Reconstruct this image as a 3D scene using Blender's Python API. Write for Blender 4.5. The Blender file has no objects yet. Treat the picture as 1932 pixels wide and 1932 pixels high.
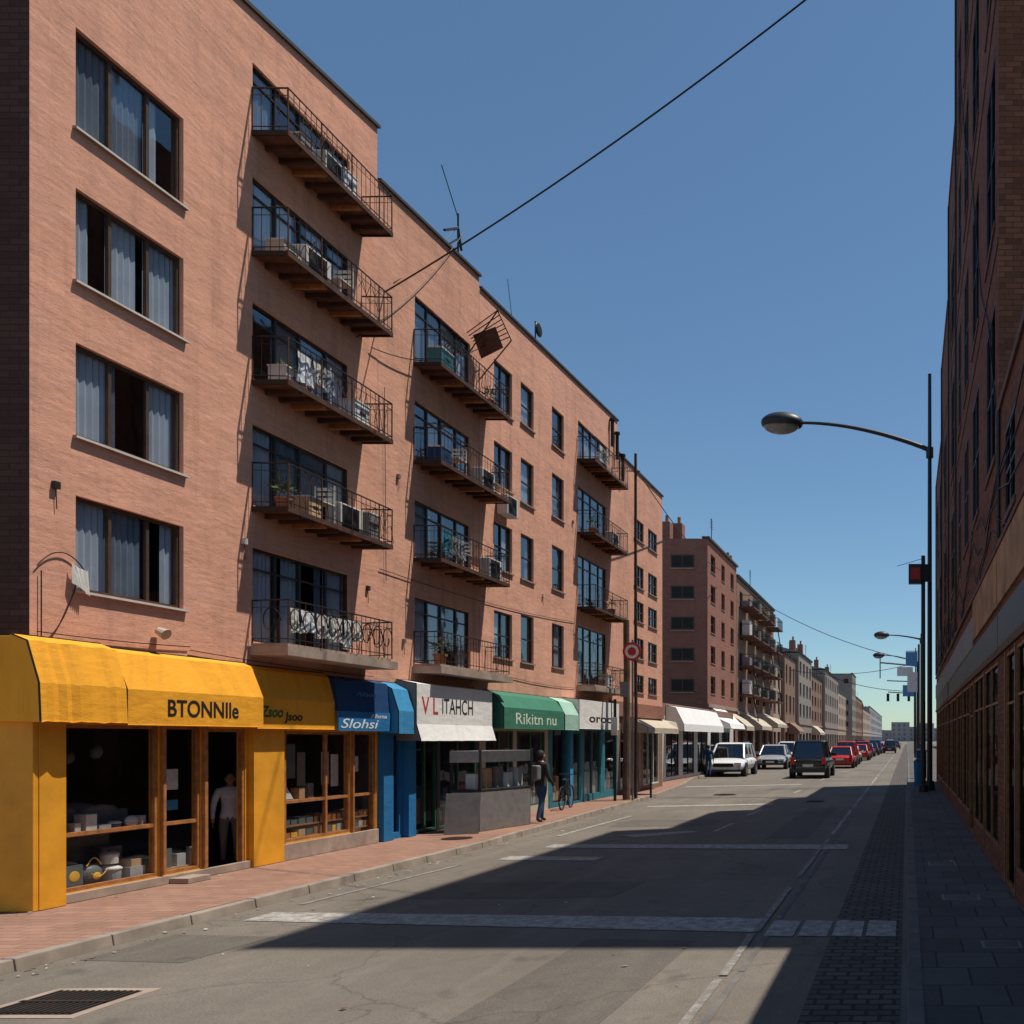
import bpy, bmesh, math, random
from mathutils import Vector, Matrix
R = random.Random(7)
S = bpy.context.scene
COL = S.collection

# ------------------------------------------------------------------ materials
def nt(name):
    m = bpy.data.materials.new(name); m.use_nodes = True
    n = m.node_tree; b = n.nodes["Principled BSDF"]
    return m, n, b
def mix(n, fac, a, b, mode='MIX'):
    x = n.nodes.new("ShaderNodeMix"); x.data_type = 'RGBA'; x.blend_type = mode
    for sock, v in ((x.inputs[0], fac), (x.inputs[6], a), (x.inputs[7], b)):
        if isinstance(v, bpy.types.NodeSocket): n.links.new(v, sock)
        elif isinstance(v, (int, float)): sock.default_value = v
        else: sock.default_value = (*v[:3], 1)
    return x.outputs[2]
def ramp(n, src, p0, p1, c0=(0, 0, 0), c1=(1, 1, 1)):
    r = n.nodes.new("ShaderNodeValToRGB"); e = r.color_ramp.elements
    e[0].position = p0; e[1].position = p1; e[0].color = (*c0, 1); e[1].color = (*c1, 1)
    n.links.new(src, r.inputs[0]); return r.outputs[0]
def coords(n, mode='xyz', scale=(1, 1, 1)):
    tc = n.nodes.new("ShaderNodeTexCoord"); o = tc.outputs['Object']
    if mode == 'yz':
        s = n.nodes.new("ShaderNodeSeparateXYZ"); c = n.nodes.new("ShaderNodeCombineXYZ")
        a = n.nodes.new("ShaderNodeMath"); a.operation = 'ADD'
        n.links.new(o, s.inputs[0])
        n.links.new(s.outputs[0], a.inputs[0]); n.links.new(s.outputs[1], a.inputs[1])
        n.links.new(a.outputs[0], c.inputs[0]); n.links.new(s.outputs[2], c.inputs[1])
        o = c.outputs[0]
    mp = n.nodes.new("ShaderNodeMapping"); mp.inputs['Scale'].default_value = scale
    n.links.new(o, mp.inputs[0]); return mp.outputs[0]
def noise(n, vec, scale, detail=4, rough=.6):
    x = n.nodes.new("ShaderNodeTexNoise"); x.inputs['Scale'].default_value = scale
    x.inputs['Detail'].default_value = detail; x.inputs['Roughness'].default_value = rough
    n.links.new(vec, x.inputs['Vector']); return x.outputs['Fac']
def bump(n, b, h, strength=.3, dist=.02, prev=None):
    x = n.nodes.new("ShaderNodeBump"); x.inputs['Strength'].default_value = strength
    x.inputs['Distance'].default_value = dist; n.links.new(h, x.inputs['Height'])
    if prev is not None: n.links.new(prev, x.inputs['Normal'])
    n.links.new(x.outputs[0], b.inputs['Normal']); return x.outputs[0]
def mul(c, k): return tuple(max(0, min(1, v * k)) for v in c)

def plain(name, c, rough=.6, metal=0, var=.18, scale=6, bmp=.15, spec=.4):
    m, n, b = nt(name); v = coords(n)
    f = noise(n, v, scale, 5)
    r = ramp(n, f, .3, .7)
    n.links.new(mix(n, r, mul(c, 1 - var), mul(c, 1 + var)), b.inputs['Base Color'])
    b.inputs['Roughness'].default_value = rough; b.inputs['Metallic'].default_value = metal
    b.inputs['Specular IOR Level'].default_value = spec
    if bmp: bump(n, b, noise(n, v, scale * 8, 3), bmp, .01)
    return m

def canvas(name, c, var=.1):
    m, n, b = nt(name); v = coords(n)
    big = noise(n, v, 1.1, 6, .65); st = noise(n, coords(n, 'yz', (6, .7, 1)), 1, 5, .7)
    col = mix(n, ramp(n, big, .3, .7), mul(c, 1 - var), mul(c, 1 + var * .6))
    col = mix(n, ramp(n, st, .5, .8, (0, 0, 0), (.45, .45, .45)), col, mul((c[0], c[1] * .9, c[2] * .85), .6))
    n.links.new(col, b.inputs['Base Color']); b.inputs['Roughness'].default_value = .75; b.inputs['Specular IOR Level'].default_value = .25
    bump(n, b, noise(n, coords(n, 'yz', (1.3, 2.5, 1)), 2.0, 4, .6), .4, .04)
    return m

def stucco(name, c, brick=.25, dark=.75, bscale=1.0):
    m, n, b = nt(name); v = coords(n, 'yz')
    big = noise(n, v, .5, 6, .65); med = noise(n, v, 2.7, 8, .7)
    st = noise(n, coords(n, 'yz', (3.5, .35, 1)), 1.0, 6, .7)
    wv = noise(n, coords(n, 'yz', (.5, 9, 1)), 1.6, 5, .7)
    col = mix(n, ramp(n, big, .3, .7), mul(c, .74), mul(c, 1.12))
    col = mix(n, ramp(n, med, .35, .75), col, mul((c[0], c[1] * .92, c[2] * .85), 1.15))
    col = mix(n, ramp(n, st, .50, .78, (0, 0, 0), (.75, .75, .75)), col, mul(c, .46))
    col = mix(n, ramp(n, wv, .48, .78, (0, 0, 0), (.5, .5, .5)), col, mul(c, 1.3))
    br = n.nodes.new("ShaderNodeTexBrick"); n.links.new(v, br.inputs['Vector'])
    br.inputs['Scale'].default_value = 1
    br.inputs['Brick Width'].default_value = .26 * bscale; br.inputs['Row Height'].default_value = .085 * bscale
    br.inputs['Mortar Size'].default_value = .006; br.inputs['Mortar Smooth'].default_value = .6
    br.inputs['Color1'].default_value = (*mul(c, .82), 1); br.inputs['Color2'].default_value = (*mul(c, 1.12), 1)
    br.inputs['Mortar'].default_value = (*mul(c, dark), 1)
    patch = ramp(n, noise(n, v, .7, 5, .6), .4, .62, (brick * .2,) * 3, (brick * 1.8,) * 3)
    col = mix(n, patch, col, br.outputs['Color'])
    sp = noise(n, v, 1.1, 9, .75)
    col = mix(n, ramp(n, sp, .645, .665, (0, 0, 0), (.6, .6, .6)), col, mul(c, .58))
    sp2 = noise(n, coords(n, 'yz', (1, 2.4, 1)), 1.9, 9, .8)
    col = mix(n, ramp(n, sp2, .64, .67, (0, 0, 0), (.5, .5, .5)), col, mul(c, 1.35))
    gr = noise(n, v, 30, 3, .8)
    col = mix(n, ramp(n, gr, .35, .8, (0, 0, 0), (.35, .35, .35)), col, mul(c, .55))
    n.links.new(col, b.inputs['Base Color'])
    b.inputs['Roughness'].default_value = .92; b.inputs['Specular IOR Level'].default_value = .15
    p = bump(n, b, noise(n, coords(n, 'yz', (1, 2.2, 1)), 7, 8, .75), .5, .02)
    p = bump(n, b, noise(n, coords(n, 'yz', (.5, 1.0, 1)), 1.6, 3, .6), .4, .07, p)
    bump(n, b, br.outputs['Fac'], -.35 * min(1, brick * 2), .01, p)
    return m

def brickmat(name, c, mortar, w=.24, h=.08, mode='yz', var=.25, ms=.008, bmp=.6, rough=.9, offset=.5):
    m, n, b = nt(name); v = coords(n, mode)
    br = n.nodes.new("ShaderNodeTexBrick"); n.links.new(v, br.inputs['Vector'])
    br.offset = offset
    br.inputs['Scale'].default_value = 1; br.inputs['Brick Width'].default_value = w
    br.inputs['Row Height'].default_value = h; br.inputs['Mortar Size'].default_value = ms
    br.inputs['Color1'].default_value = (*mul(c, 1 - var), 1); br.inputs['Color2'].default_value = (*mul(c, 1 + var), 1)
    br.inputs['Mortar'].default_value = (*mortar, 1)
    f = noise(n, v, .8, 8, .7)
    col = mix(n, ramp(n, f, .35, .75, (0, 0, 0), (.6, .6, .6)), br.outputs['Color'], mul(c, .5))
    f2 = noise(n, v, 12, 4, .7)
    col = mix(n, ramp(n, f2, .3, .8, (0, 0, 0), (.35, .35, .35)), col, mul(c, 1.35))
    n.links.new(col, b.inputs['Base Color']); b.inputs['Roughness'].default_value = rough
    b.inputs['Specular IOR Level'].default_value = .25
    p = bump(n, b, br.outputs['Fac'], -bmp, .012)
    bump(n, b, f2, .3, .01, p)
    return m

def asphalt(name, c=(.20, .172, .142)):
    m, n, b = nt(name); v = coords(n)
    g = noise(n, v, 45, 3, .8); big = noise(n, v, .28, 6, .6); st = noise(n, coords(n, 'xyz', (1.6, .12, 1)), 1, 5, .6)
    col = mix(n, ramp(n, g, .3, .7), mul(c, .55), mul(c, 1.38))
    col = mix(n, ramp(n, big, .35, .7, (0, 0, 0), (.8, .8, .8)), col, mul(c, .56))
    col = mix(n, ramp(n, st, .5, .75, (0, 0, 0), (.5, .5, .5)), col, mul(c, 1.3))
    vo = n.nodes.new("ShaderNodeTexVoronoi"); vo.feature = 'DISTANCE_TO_EDGE'; vo.inputs['Scale'].default_value = .33
    ds = n.nodes.new("ShaderNodeVectorMath"); ds.operation = 'ADD'
    nn = n.nodes.new("ShaderNodeTexNoise"); nn.inputs['Scale'].default_value = 1.5; nn.inputs['Detail'].default_value = 6
    n.links.new(v, nn.inputs['Vector']); n.links.new(v, ds.inputs[0]); n.links.new(nn.outputs['Color'], ds.inputs[1])
    n.links.new(ds.outputs[0], vo.inputs['Vector'])
    crack = ramp(n, vo.outputs['Distance'], .0, .009, (.45, .45, .45), (0, 0, 0))
    col = mix(n, crack, col, (.035, .032, .03))
    blot = noise(n, v, 1.7, 3, .5)
    col = mix(n, ramp(n, blot, .62, .74, (0, 0, 0), (.55, .55, .55)), col, (.055, .05, .045))
    mot = noise(n, v, 5, 5, .7)
    col = mix(n, ramp(n, mot, .35, .75, (0, 0, 0), (.45, .45, .45)), col, mul(c, .55))
    n.links.new(col, b.inputs['Base Color']); b.inputs['Roughness'].default_value = .82
    b.inputs['Specular IOR Level'].default_value = .3
    p = bump(n, b, g, .5, .012); bump(n, b, mot, .15, .02, p); return m

def glassmat(name, tint=(.75, .8, .82), base=.06, refl=(.9, .95, 1), top=.8):
    m = bpy.data.materials.new(name); m.use_nodes = True; n = m.node_tree
    n.nodes.clear(); o = n.nodes.new("ShaderNodeOutputMaterial")
    t = n.nodes.new("ShaderNodeBsdfTransparent"); t.inputs[0].default_value = (*tint, 1)
    g = n.nodes.new("ShaderNodeBsdfGlossy"); g.inputs['Roughness'].default_value = .03
    g.inputs[0].default_value = (*refl, 1)
    lw = n.nodes.new("ShaderNodeLayerWeight"); lw.inputs[0].default_value = .5
    pw = n.nodes.new("ShaderNodeMath"); pw.operation = 'POWER'; pw.inputs[1].default_value = 4
    a = n.nodes.new("ShaderNodeMath"); a.operation = 'MULTIPLY_ADD'; a.inputs[1].default_value = top; a.inputs[2].default_value = base
    n.links.new(lw.outputs['Facing'], pw.inputs[0]); n.links.new(pw.outputs[0], a.inputs[0])
    v = coords(n); nz = noise(n, v, 1.3, 2); bp = n.nodes.new("ShaderNodeBump"); bp.inputs['Strength'].default_value = .12
    bp.inputs['Distance'].default_value = .05
    n.links.new(nz, bp.inputs['Height']); n.links.new(bp.outputs[0], g.inputs['Normal'])
    x = n.nodes.new("ShaderNodeMixShader")
    n.links.new(a.outputs[0], x.inputs[0]); n.links.new(t.outputs[0], x.inputs[1]); n.links.new(g.outputs[0], x.inputs[2])
    n.links.new(x.outputs[0], o.inputs[0]); return m

def paintmark(name, c=(.52, .50, .46), lo=.40, hi=.62):
    m, n, b = nt(name); v = coords(n)
    f = noise(n, v, 7, 8, .8); g = noise(n, v, 1.2, 4)
    col = mix(n, ramp(n, f, lo, hi), (.17, .15, .13), c)
    col = mix(n, ramp(n, g, .3, .7, (0, 0, 0), (.55, .55, .55)), col, mul(c, .42))
    n.links.new(col, b.inputs['Base Color']); b.inputs['Roughness'].default_value = .75; return m

M = dict(
 wall=stucco("terracotta_render", (.78, .405, .285), .30),
 wall2=stucco("terracotta_render_b", (.74, .395, .28), .2),
 wall3=stucco("terracotta_render_c", (.78, .42, .305), .2),
 wallend=brickmat("shaded_brick_end", (.085, .042, .032), (.04, .022, .018)),  # shade of the end wall is put into this darkened brick colour
 redbrick=stucco("red_brown_brick", (.33, .155, .115), .6, .6),
 pink=stucco("pink_far", (.50, .30, .22), .2),
 brown=stucco("brown_far", (.28, .18, .13), .3),
 grey=stucco("grey_far", (.32, .28, .245), .3),
 cream=stucco("cream_far", (.46, .36, .28), .2),
 haze=plain("painted_haze_far", (.30, .31, .33), .9, var=.1, scale=.2, bmp=0),  # distance haze painted into the colour of the farthest buildings
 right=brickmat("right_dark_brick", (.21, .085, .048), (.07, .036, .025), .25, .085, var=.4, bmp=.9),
 ochre=plain("ochre_fascia", (.40, .21, .085), .7, var=.4, scale=2),
 corr=plain("pale_metal_strip", (.36, .33, .31), .5, var=.25, scale=3),
 frame=plain("brown_window_frame", (.085, .05, .032), .5, var=.25),
 dframe=plain("dark_frame", (.03, .027, .025), .45),
 wood=plain("orange_wood", (.36, .15, .05), .55, var=.35, scale=9),
 rwood=plain("shop_brown_wood", (.26, .105, .04), .5, var=.4, scale=7),
 dwood=plain("dark_wood", (.13, .055, .033), .7, var=.35, scale=7),
 sill=plain("sill", (.34, .23, .18), .8),
 coping=plain("dark_coping", (.06, .05, .045), .6),
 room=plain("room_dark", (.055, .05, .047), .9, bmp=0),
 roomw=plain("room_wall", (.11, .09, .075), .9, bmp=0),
 curtain=plain("curtain_cloth", (.64, .66, .69), .9, var=.1, scale=3),
 curtain2=plain("curtain_grey", (.26, .29, .33), .9, var=.15, scale=3),
 glass=glassmat("window_glass", (.74, .80, .86), .12),
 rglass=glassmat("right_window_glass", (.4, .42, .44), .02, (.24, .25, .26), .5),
 sglass=glassmat("shop_glass", (.88, .89, .89), .04),
 cglass=glassmat("car_glass", (.12, .13, .14), .12),
 iron=plain("black_iron", (.020, .017, .016), .5, .3),
 rust=plain("rusty_iron", (.085, .038, .024), .8, .2, .4, 5),
 concrete=plain("concrete", (.34, .26, .21), .9, var=.3, scale=3),
 kerb=plain("kerb_stone", (.27, .22, .18), .9, var=.3, scale=2.5),
 rkerb=plain("dark_kerb_stone", (.14, .13, .12), .9, var=.3, scale=2.5),
 yellow=canvas("yellow_canvas", (.90, .40, .028), .08),
 yellowp=plain("yellow_paint", (.76, .34, .022), .6, var=.16, scale=2),
 navy=canvas("navy_canvas", (.012, .055, .16)), blue=canvas("blue_canvas", (.02, .17, .40)),
 lblue=canvas("light_blue_canvas", (.05, .27, .52)), white=canvas("white_canvas", (.82, .80, .77), .05),
 green=canvas("green_canvas", (.05, .20, .13)), mint=canvas("mint_canvas", (.38, .60, .50)),
 teal=plain("teal_paint", (.02, .17, .22), .5), beige=canvas("beige_canvas", (.54, .46, .36)),
 offw=plain("offwhite_paint", (.60, .57, .52), .7, var=.1), dgreen=plain("dark_green_paint", (.03, .10, .06), .5),
 tblack=plain("letter_black", (.015, .013, .012), .6, bmp=0), tred=plain("letter_red", (.55, .03, .025), .6, bmp=0),
 twhite=plain("letter_white", (.8, .82, .8), .6, bmp=0), tgreen=plain("letter_green", (.015, .13, .03), .6, bmp=0),
 tlime=plain("letter_pale", (.70, .78, .62), .6, bmp=0),
 asphalt=asphalt("asphalt"), asphalt2=asphalt("asphalt_patch", (.15, .13, .11)), mark=paintmark("road_paint"), mark2=paintmark("worn_line_paint", (.40, .38, .35), .46, .66),
 lwalk=brickmat("red_paving", (.31, .175, .125), (.14, .09, .07), .3, .15, 'xyz', .16, .008, .35),
 rwalk=brickmat("grey_slab_paving", (.12, .11, .105), (.035, .032, .03), .55, .55, 'xyz', .25, .012, .4),
 cobble=brickmat("cobbles", (.12, .105, .095), (.022, .02, .018), .22, .14, 'xyz', .3, .018, .9),
 ground=plain("earth_ground", (.17, .145, .12), .95, var=.25, scale=.05, bmp=0),
 metal=plain("grey_metal", (.25, .25, .25), .4, .7), dmetal=plain("lamp_pole_metal", (.045, .045, .048), .45, .5),
 lens=plain("lamp_lens", (.25, .27, .28), .25), pole=plain("wooden_pole", (.13, .085, .06), .85, var=.35, scale=4),
 tyre=plain("tyre_rubber", (.018, .018, .018), .85), rim=plain("wheel_rim", (.45, .45, .46), .3, .8),
 cwhite=plain("car_white", (.72, .71, .70), .25, 0, .04, bmp=0, spec=.6), cblack=plain("car_black", (.012, .013, .015), .2, 0, .1, bmp=0, spec=.6),
 cred=plain("car_red", (.42, .018, .015), .25, 0, .08, bmp=0, spec=.6), cblue=plain("car_blue", (.03, .10, .28), .25, 0, .08, bmp=0, spec=.6),
 csilver=plain("car_silver", (.40, .41, .42), .25, .3, .05, bmp=0, spec=.6),
 tail=plain("tail_lamp", (.5, .02, .015), .2, bmp=0), head=plain("head_lamp", (.65, .67, .68), .1, bmp=0),
 plate=plain("number_plate", (.65, .63, .55), .5, bmp=0),
 skin=plain("skin", (.42, .23, .16), .6, bmp=0), hair=plain("hair", (.02, .014, .01), .7), jacket=plain("jacket_dark", (.03, .03, .034), .9),
 jeans=plain("jeans", (.03, .075, .15), .9), shoe=plain("shoe", (.02, .02, .02), .6), shirt=plain("shirt_white", (.70, .72, .78), .9),
 leaf=plain("leaf", (.05, .10, .03), .7), leaf2=plain("leaf_dry", (.12, .12, .05), .7), terrapot=plain("clay_pot", (.35, .14, .07), .8),
 signred=plain("sign_red", (.5, .03, .02), .45, bmp=0), signwhite=plain("sign_white", (.75, .75, .73), .45, bmp=0),
 signblue=plain("sign_blue", (.10, .30, .55), .45, bmp=0), solar=plain("roof_tile", (.10, .075, .065), .8, var=.3, scale=3),
 gbox=plain("grey_box", (.20, .185, .18), .6), goods=plain("goods_grey", (.42, .45, .47), .5), tan=plain("goods_tan", (.55, .36, .19), .8),
 goodsy=plain("goods_yellow", (.85, .50, .05), .6), goodsw=plain("goods_white", (.72, .72, .70), .5), goodsd=plain("goods_slate", (.12, .145, .15), .5),
)

# ------------------------------------------------------------------ mesh builder
class MB:
    def __init__(s): s.v = []; s.f = []; s.m = []; s.mats = []
    def mi(s, k):
        if k not in s.mats: s.mats.append(k)
        return s.mats.index(k)
    def poly(s, pts, k):
        i = len(s.v); s.v += [tuple(p) for p in pts]; s.f.append(tuple(range(i, i + len(pts)))); s.m.append(s.mi(k))
    def hexa(s, p, k):
        i = len(s.v); s.v += [tuple(q) for q in p]; k = s.mi(k)
        for f in ((3, 2, 1, 0), (4, 5, 6, 7), (0, 1, 5, 4), (1, 2, 6, 5), (2, 3, 7, 6), (3, 0, 4, 7)):
            s.f.append(tuple(i + a for a in f)); s.m.append(k)
    def box(s, x0, x1, y0, y1, z0, z1, k):
        x0, x1 = sorted((x0, x1)); y0, y1 = sorted((y0, y1)); z0, z1 = sorted((z0, z1))
        s.hexa([(x0, y0, z0), (x1, y0, z0), (x1, y1, z0), (x0, y1, z0), (x0, y0, z1), (x1, y0, z1), (x1, y1, z1), (x0, y1, z1)], k)
    def cyl(s, a, b, r0, k, r1=None, n=8, cap=True):
        a = Vector(a); b = Vector(b); r1 = r0 if r1 is None else r1
        d = (b - a)
        if d.length < 1e-6: return
        d.normalize(); u = d.orthogonal().normalized(); w = d.cross(u); i = len(s.v); kk = s.mi(k)
        for c, r in ((a, r0), (b, r1)):
            for j in range(n):
                t = 2 * math.pi * j / n; s.v.append(tuple(c + (u * math.cos(t) + w * math.sin(t)) * r))
        for j in range(n):
            s.f.append((i + j, i + (j + 1) % n, i + n + (j + 1) % n, i + n + j)); s.m.append(kk)
        if cap:
            s.f.append(tuple(i + j for j in reversed(range(n)))); s.m.append(kk)
            s.f.append(tuple(i + n + j for j in range(n))); s.m.append(kk)
    def tube(s, pts, r, k, n=5):
        for a, b in zip(pts, pts[1:]): s.cyl(a, b, r, k, n=n, cap=False)
    def ell(s, c, rx, ry, rz, k, nu=12, nv=8, v0=0, v1=1):
        i = len(s.v); kk = s.mi(k)
        for a in range(nv + 1):
            ph = math.pi * (v0 + (v1 - v0) * a / nv)
            for b in range(nu):
                t = 2 * math.pi * b / nu
                s.v.append((c[0] + rx * math.sin(ph) * math.cos(t), c[1] + ry * math.sin(ph) * math.sin(t), c[2] + rz * math.cos(ph)))
        for a in range(nv):
            for b in range(nu):
                s.f.append((i + a * nu + b, i + (a + 1) * nu + b, i + (a + 1) * nu + (b + 1) % nu, i + a * nu + (b + 1) % nu)); s.m.append(kk)
    def build(s, name, parent=None, loc=None, rot=0, smooth=False, bevel=0, sub=0):
        me = bpy.data.meshes.new(name); me.from_pydata(s.v, [], s.f)
        for k in s.mats: me.materials.append(M[k])
        me.polygons.foreach_set('material_index', s.m)
        if smooth: me.polygons.foreach_set('use_smooth', [True] * len(s.f))
        me.update(); o = bpy.data.objects.new(name, me); COL.objects.link(o)
        if parent: o.parent = parent
        if loc: o.location = loc
        if rot: o.rotation_euler = (0, 0, rot)
        if bevel:
            b = o.modifiers.new('bevel', 'BEVEL'); b.width = bevel; b.segments = 2; b.limit_method = 'ANGLE'
        if sub:
            b = o.modifiers.new('sub', 'SUBSURF'); b.levels = sub; b.render_levels = sub
        return o
def grp(name, loc=(0, 0, 0), rot=0):
    e = bpy.data.objects.new(name, None); e.empty_display_size = .2; COL.objects.link(e)
    e.location = loc; e.rotation_euler = (0, 0, rot); return e

# ------------------------------------------------------------------ facade tools (s=+1 faces +X, s=-1 faces -X)
def facade(mb, X, s, y0, y1, z0, zt, ops, depth, wall, reveal=None):
    za, zb = zt if isinstance(zt, tuple) else (zt, zt)
    top = lambda y: za + (zb - za) * (y - y0) / (y1 - y0)
    ys = sorted(set([y0, y1] + [v for o in ops for v in o[:2]])); zs = sorted(set([z0] + [v for o in ops for v in o[2:4]]))
    zs.append(None)
    for a, b in zip(ys, ys[1:]):
        for c, d in zip(zs, zs[1:]):
            ym = (a + b) / 2; zm = (c + (d if d is not None else c + .02)) / 2
            if any(o[0] < ym < o[1] and o[2] < zm < o[3] for o in ops): continue
            p = [(X, a, c), (X, b, c), (X, b, top(b) if d is None else d), (X, a, top(a) if d is None else d)]
            mb.poly(p if s > 0 else p[::-1], wall)
    for (a, b, c, d) in [o[:4] for o in ops]:
        xi = X - s * depth; r = reveal or wall
        mb.poly([(X, a, c), (xi, a, c), (xi, b, c), (X, b, c)], r); mb.poly([(X, a, d), (X, b, d), (xi, b, d), (xi, a, d)], r)
        mb.poly([(X, a, c), (X, a, d), (xi, a, d), (xi, a, c)], r); mb.poly([(X, b, c), (xi, b, c), (xi, b, d), (X, b, d)], r)

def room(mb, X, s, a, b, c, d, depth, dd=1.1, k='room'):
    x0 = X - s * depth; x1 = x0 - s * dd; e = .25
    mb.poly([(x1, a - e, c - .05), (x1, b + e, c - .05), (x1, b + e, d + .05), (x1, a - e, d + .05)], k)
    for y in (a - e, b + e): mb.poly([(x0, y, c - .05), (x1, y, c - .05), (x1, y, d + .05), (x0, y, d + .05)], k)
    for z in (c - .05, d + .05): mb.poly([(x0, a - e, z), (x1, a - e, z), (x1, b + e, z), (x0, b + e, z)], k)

def pleat(mb, x, a, b, c, d, k, n=None):
    n = n or max(4, int((b - a) / .045)); pts = []
    for i in range(n + 1):
        y = a + (b - a) * i / n; pts.append((x + (.012 if i % 2 else -.012) + R.uniform(-.006, .006), y))
    for p, q in zip(pts, pts[1:]): mb.poly([(p[0], p[1], c), (q[0], q[1], c), (q[0], q[1], d), (p[0], p[1], d)], k)

def window(mb, X, s, a, b, c, d, depth=.13, vs=(.33, .68), hs=(), fr='frame', w=.045, cur=.8, glass='glass', rm='room', full=.45):
    xo = X - s * (depth - .05); xi = X - s * depth
    mb.box(xo, xi, a, b, d - w, d, fr); mb.box(xo, xi, a, b, c, c + w, fr)
    mb.box(xo, xi, a, a + w, c + w, d - w, fr); mb.box(xo, xi, b - w, b, c + w, d - w, fr)
    for v in vs:
        y = a + (b - a) * v; mb.box(xo - s * .004, xi, y - w * .5, y + w * .5, c + w, d - w, fr)
    for h in hs:
        z = c + (d - c) * h; mb.box(xo - s * .009, xi, a + w, b - w, z - w * .35, z + w * .35, fr)
    xg = X - s * (depth - .015)
    vv = [a] + [a + (b - a) * v for v in vs] + [b]
    for p, q in zip(vv, vv[1:]):
        t = R.uniform(-.006, .006)
        mb.poly([(xg + t, p, c), (xg - t, q, c), (xg - t, q, d), (xg + t, p, d)], glass)
        if R.random() < cur:
            k = 'curtain' if R.random() < .6 else 'curtain2'
            f = 1 if R.random() < full else R.choice([.8, .6, .45, .3])
            xc = X - s * (depth + .035)
            if R.random() < .15: mb.poly([(xc, p, c + (d - c) * .3), (xc, q, c + (d - c) * .3), (xc, q, d), (xc, p, d)], k)
            elif R.random() < .5: pleat(mb, xc, p + .02, p + (q - p) * f, c, d, k)
            else: pleat(mb, xc, q - (q - p) * f, q - .02, c, d, k)
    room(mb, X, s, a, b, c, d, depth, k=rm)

def sill(mb, X, s, a, b, c, k='sill', p=.05):
    mb.box(X - s * .06, X + s * p, a - .04, b + .04, c - .04, c - .003, k)

def shell(mb, X, s, y0, y1, z0, zt, depth, wall, endwall=None, roof='coping', ends=(True, True)):
    za, zb = zt if isinstance(zt, tuple) else (zt, zt); xb = X - s * depth; ew = endwall or wall
    if ends[0]: mb.poly([(X, y0, z0), (X, y0, za), (xb, y0, za), (xb, y0, z0)], ew)
    if ends[1]: mb.poly([(X, y1, z0), (xb, y1, z0), (xb, y1, zb), (X, y1, zb)], wall)
    mb.poly([(X - s * .25, y0, za - .4), (X - s * .25, y1, zb - .4), (xb, y1, zb - .4), (xb, y0, za - .4)], roof)
    mb.poly([(X - s * .25, y0, za - .4), (X - s * .25, y1, zb - .4), (X - s * .25, y1, zb), (X - s * .25, y0, za)], wall)
    mb.poly([(xb, y0, z0), (xb, y0, za), (xb, y1, zb), (xb, y1, z0)], wall)
def cope(mb, X, s, y0, y1, za, zb, k='coping', t=.06, o=.05, back=.32):
    a, b = X + s * o, X - s * back
    mb.hexa([(a, y0, za), (a, y1, zb), (b, y1, zb), (b, y0, za), (a, y0, za + t), (a, y1, zb + t), (b, y1, zb + t), (b, y0, za + t)], k)

XL = -10.6
# ================================================================== LEFT BUILDINGS
def balcony_door(mb, a, b, c, d):
    window(mb, XL, 1, a, b, c, d, .10, (.24, .48, .76), (.78,), 'dframe', .04, .9, full=.5)

def balcony(parent, a, b, zb, prot=.6, rh=.70, ornate=False, slab='rust'):
    mb = MB(); X0 = XL + .004; X1 = XL + prot; zt = zb + .08
    mb.box(X0, X1 - .03, a + .03, b - .03, zb + .03, zt, 'dwood' if slab == 'rust' else 'concrete')
    if slab == 'rust':
        mb.box(X1 - .029, X1, a, b, zb, zt + .004, 'rust'); mb.box(X0, X1 - .03, a, a + .029, zb, zt + .002, 'iron'); mb.box(X0, X1 - .03, b - .029, b, zb, zt + .002, 'iron')
        n = int((b - a) / .3)
        for i in range(1, n):
            y = a + (b - a) * i / n; mb.box(X0, X1 - .032, y - .03, y + .03, zb - .05, zb + .028, 'rust' if i % 3 else 'wood')
    else:
        mb.box(X0, X1 + .03, a - .05, b + .1, zb - .12, zb + .028, 'concrete')
    mb.build('floor_slab', parent)
    mb = MB(); zr = zt + rh
    path = [(X0, a + .02), (X1 - .015, a + .02), (X1 - .015, b - .02), (X0, b - .02)]
    jit = lambda: R.uniform(-.012, .012)
    for z, r in ((zr, .014), (zt + .07, .009), (zr - .12, .006)):
        mb.tube([(p[0], p[1], z + jit()) for p in path], r, 'iron')
    for (p, q) in zip(path, path[1:]):
        L = math.hypot(q[0] - p[0], q[1] - p[1]); n = max(2, int(L / .13))
        for i in range(n + 1):
            t = i / n; x = p[0] + (q[0] - p[0]) * t; y = p[1] + (q[1] - p[1]) * t
            mb.cyl((x, y, zt), (x + jit() * .5, y + jit() * .5, zr), .005 if i % 6 else .012, 'iron' if i % 3 else 'rust', n=4, cap=False)
        if ornate:
            m = int(L / .3)
            for i in range(m):
                c0 = (i + .5) / m; cx = p[0] + (q[0] - p[0]) * c0; cy = p[1] + (q[1] - p[1]) * c0
                ux, uy = (q[0] - p[0]) / L, (q[1] - p[1]) / L
                pts = []
                for j in range(19):
                    t = j / 18 * 4.2 * math.pi / 2; r = .17 * (1 - j / 26)
                    pts.append((cx + ux * r * math.cos(t), cy + uy * r * math.cos(t), zt + .36 + 1.5 * r * math.sin(t)))
                mb.tube(pts, .009, 'iron', 4)
    for _ in range(4):
        y0 = R.uniform(a, b - .7); pts = []
        for j in range(7): pts.append((X1 - .01 + R.uniform(-.02, .05), y0 + j * .12, zt + R.uniform(0, rh)))
        mb.tube(pts, .005, 'rust', 4)
    mb.build('railing', parent)

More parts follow.
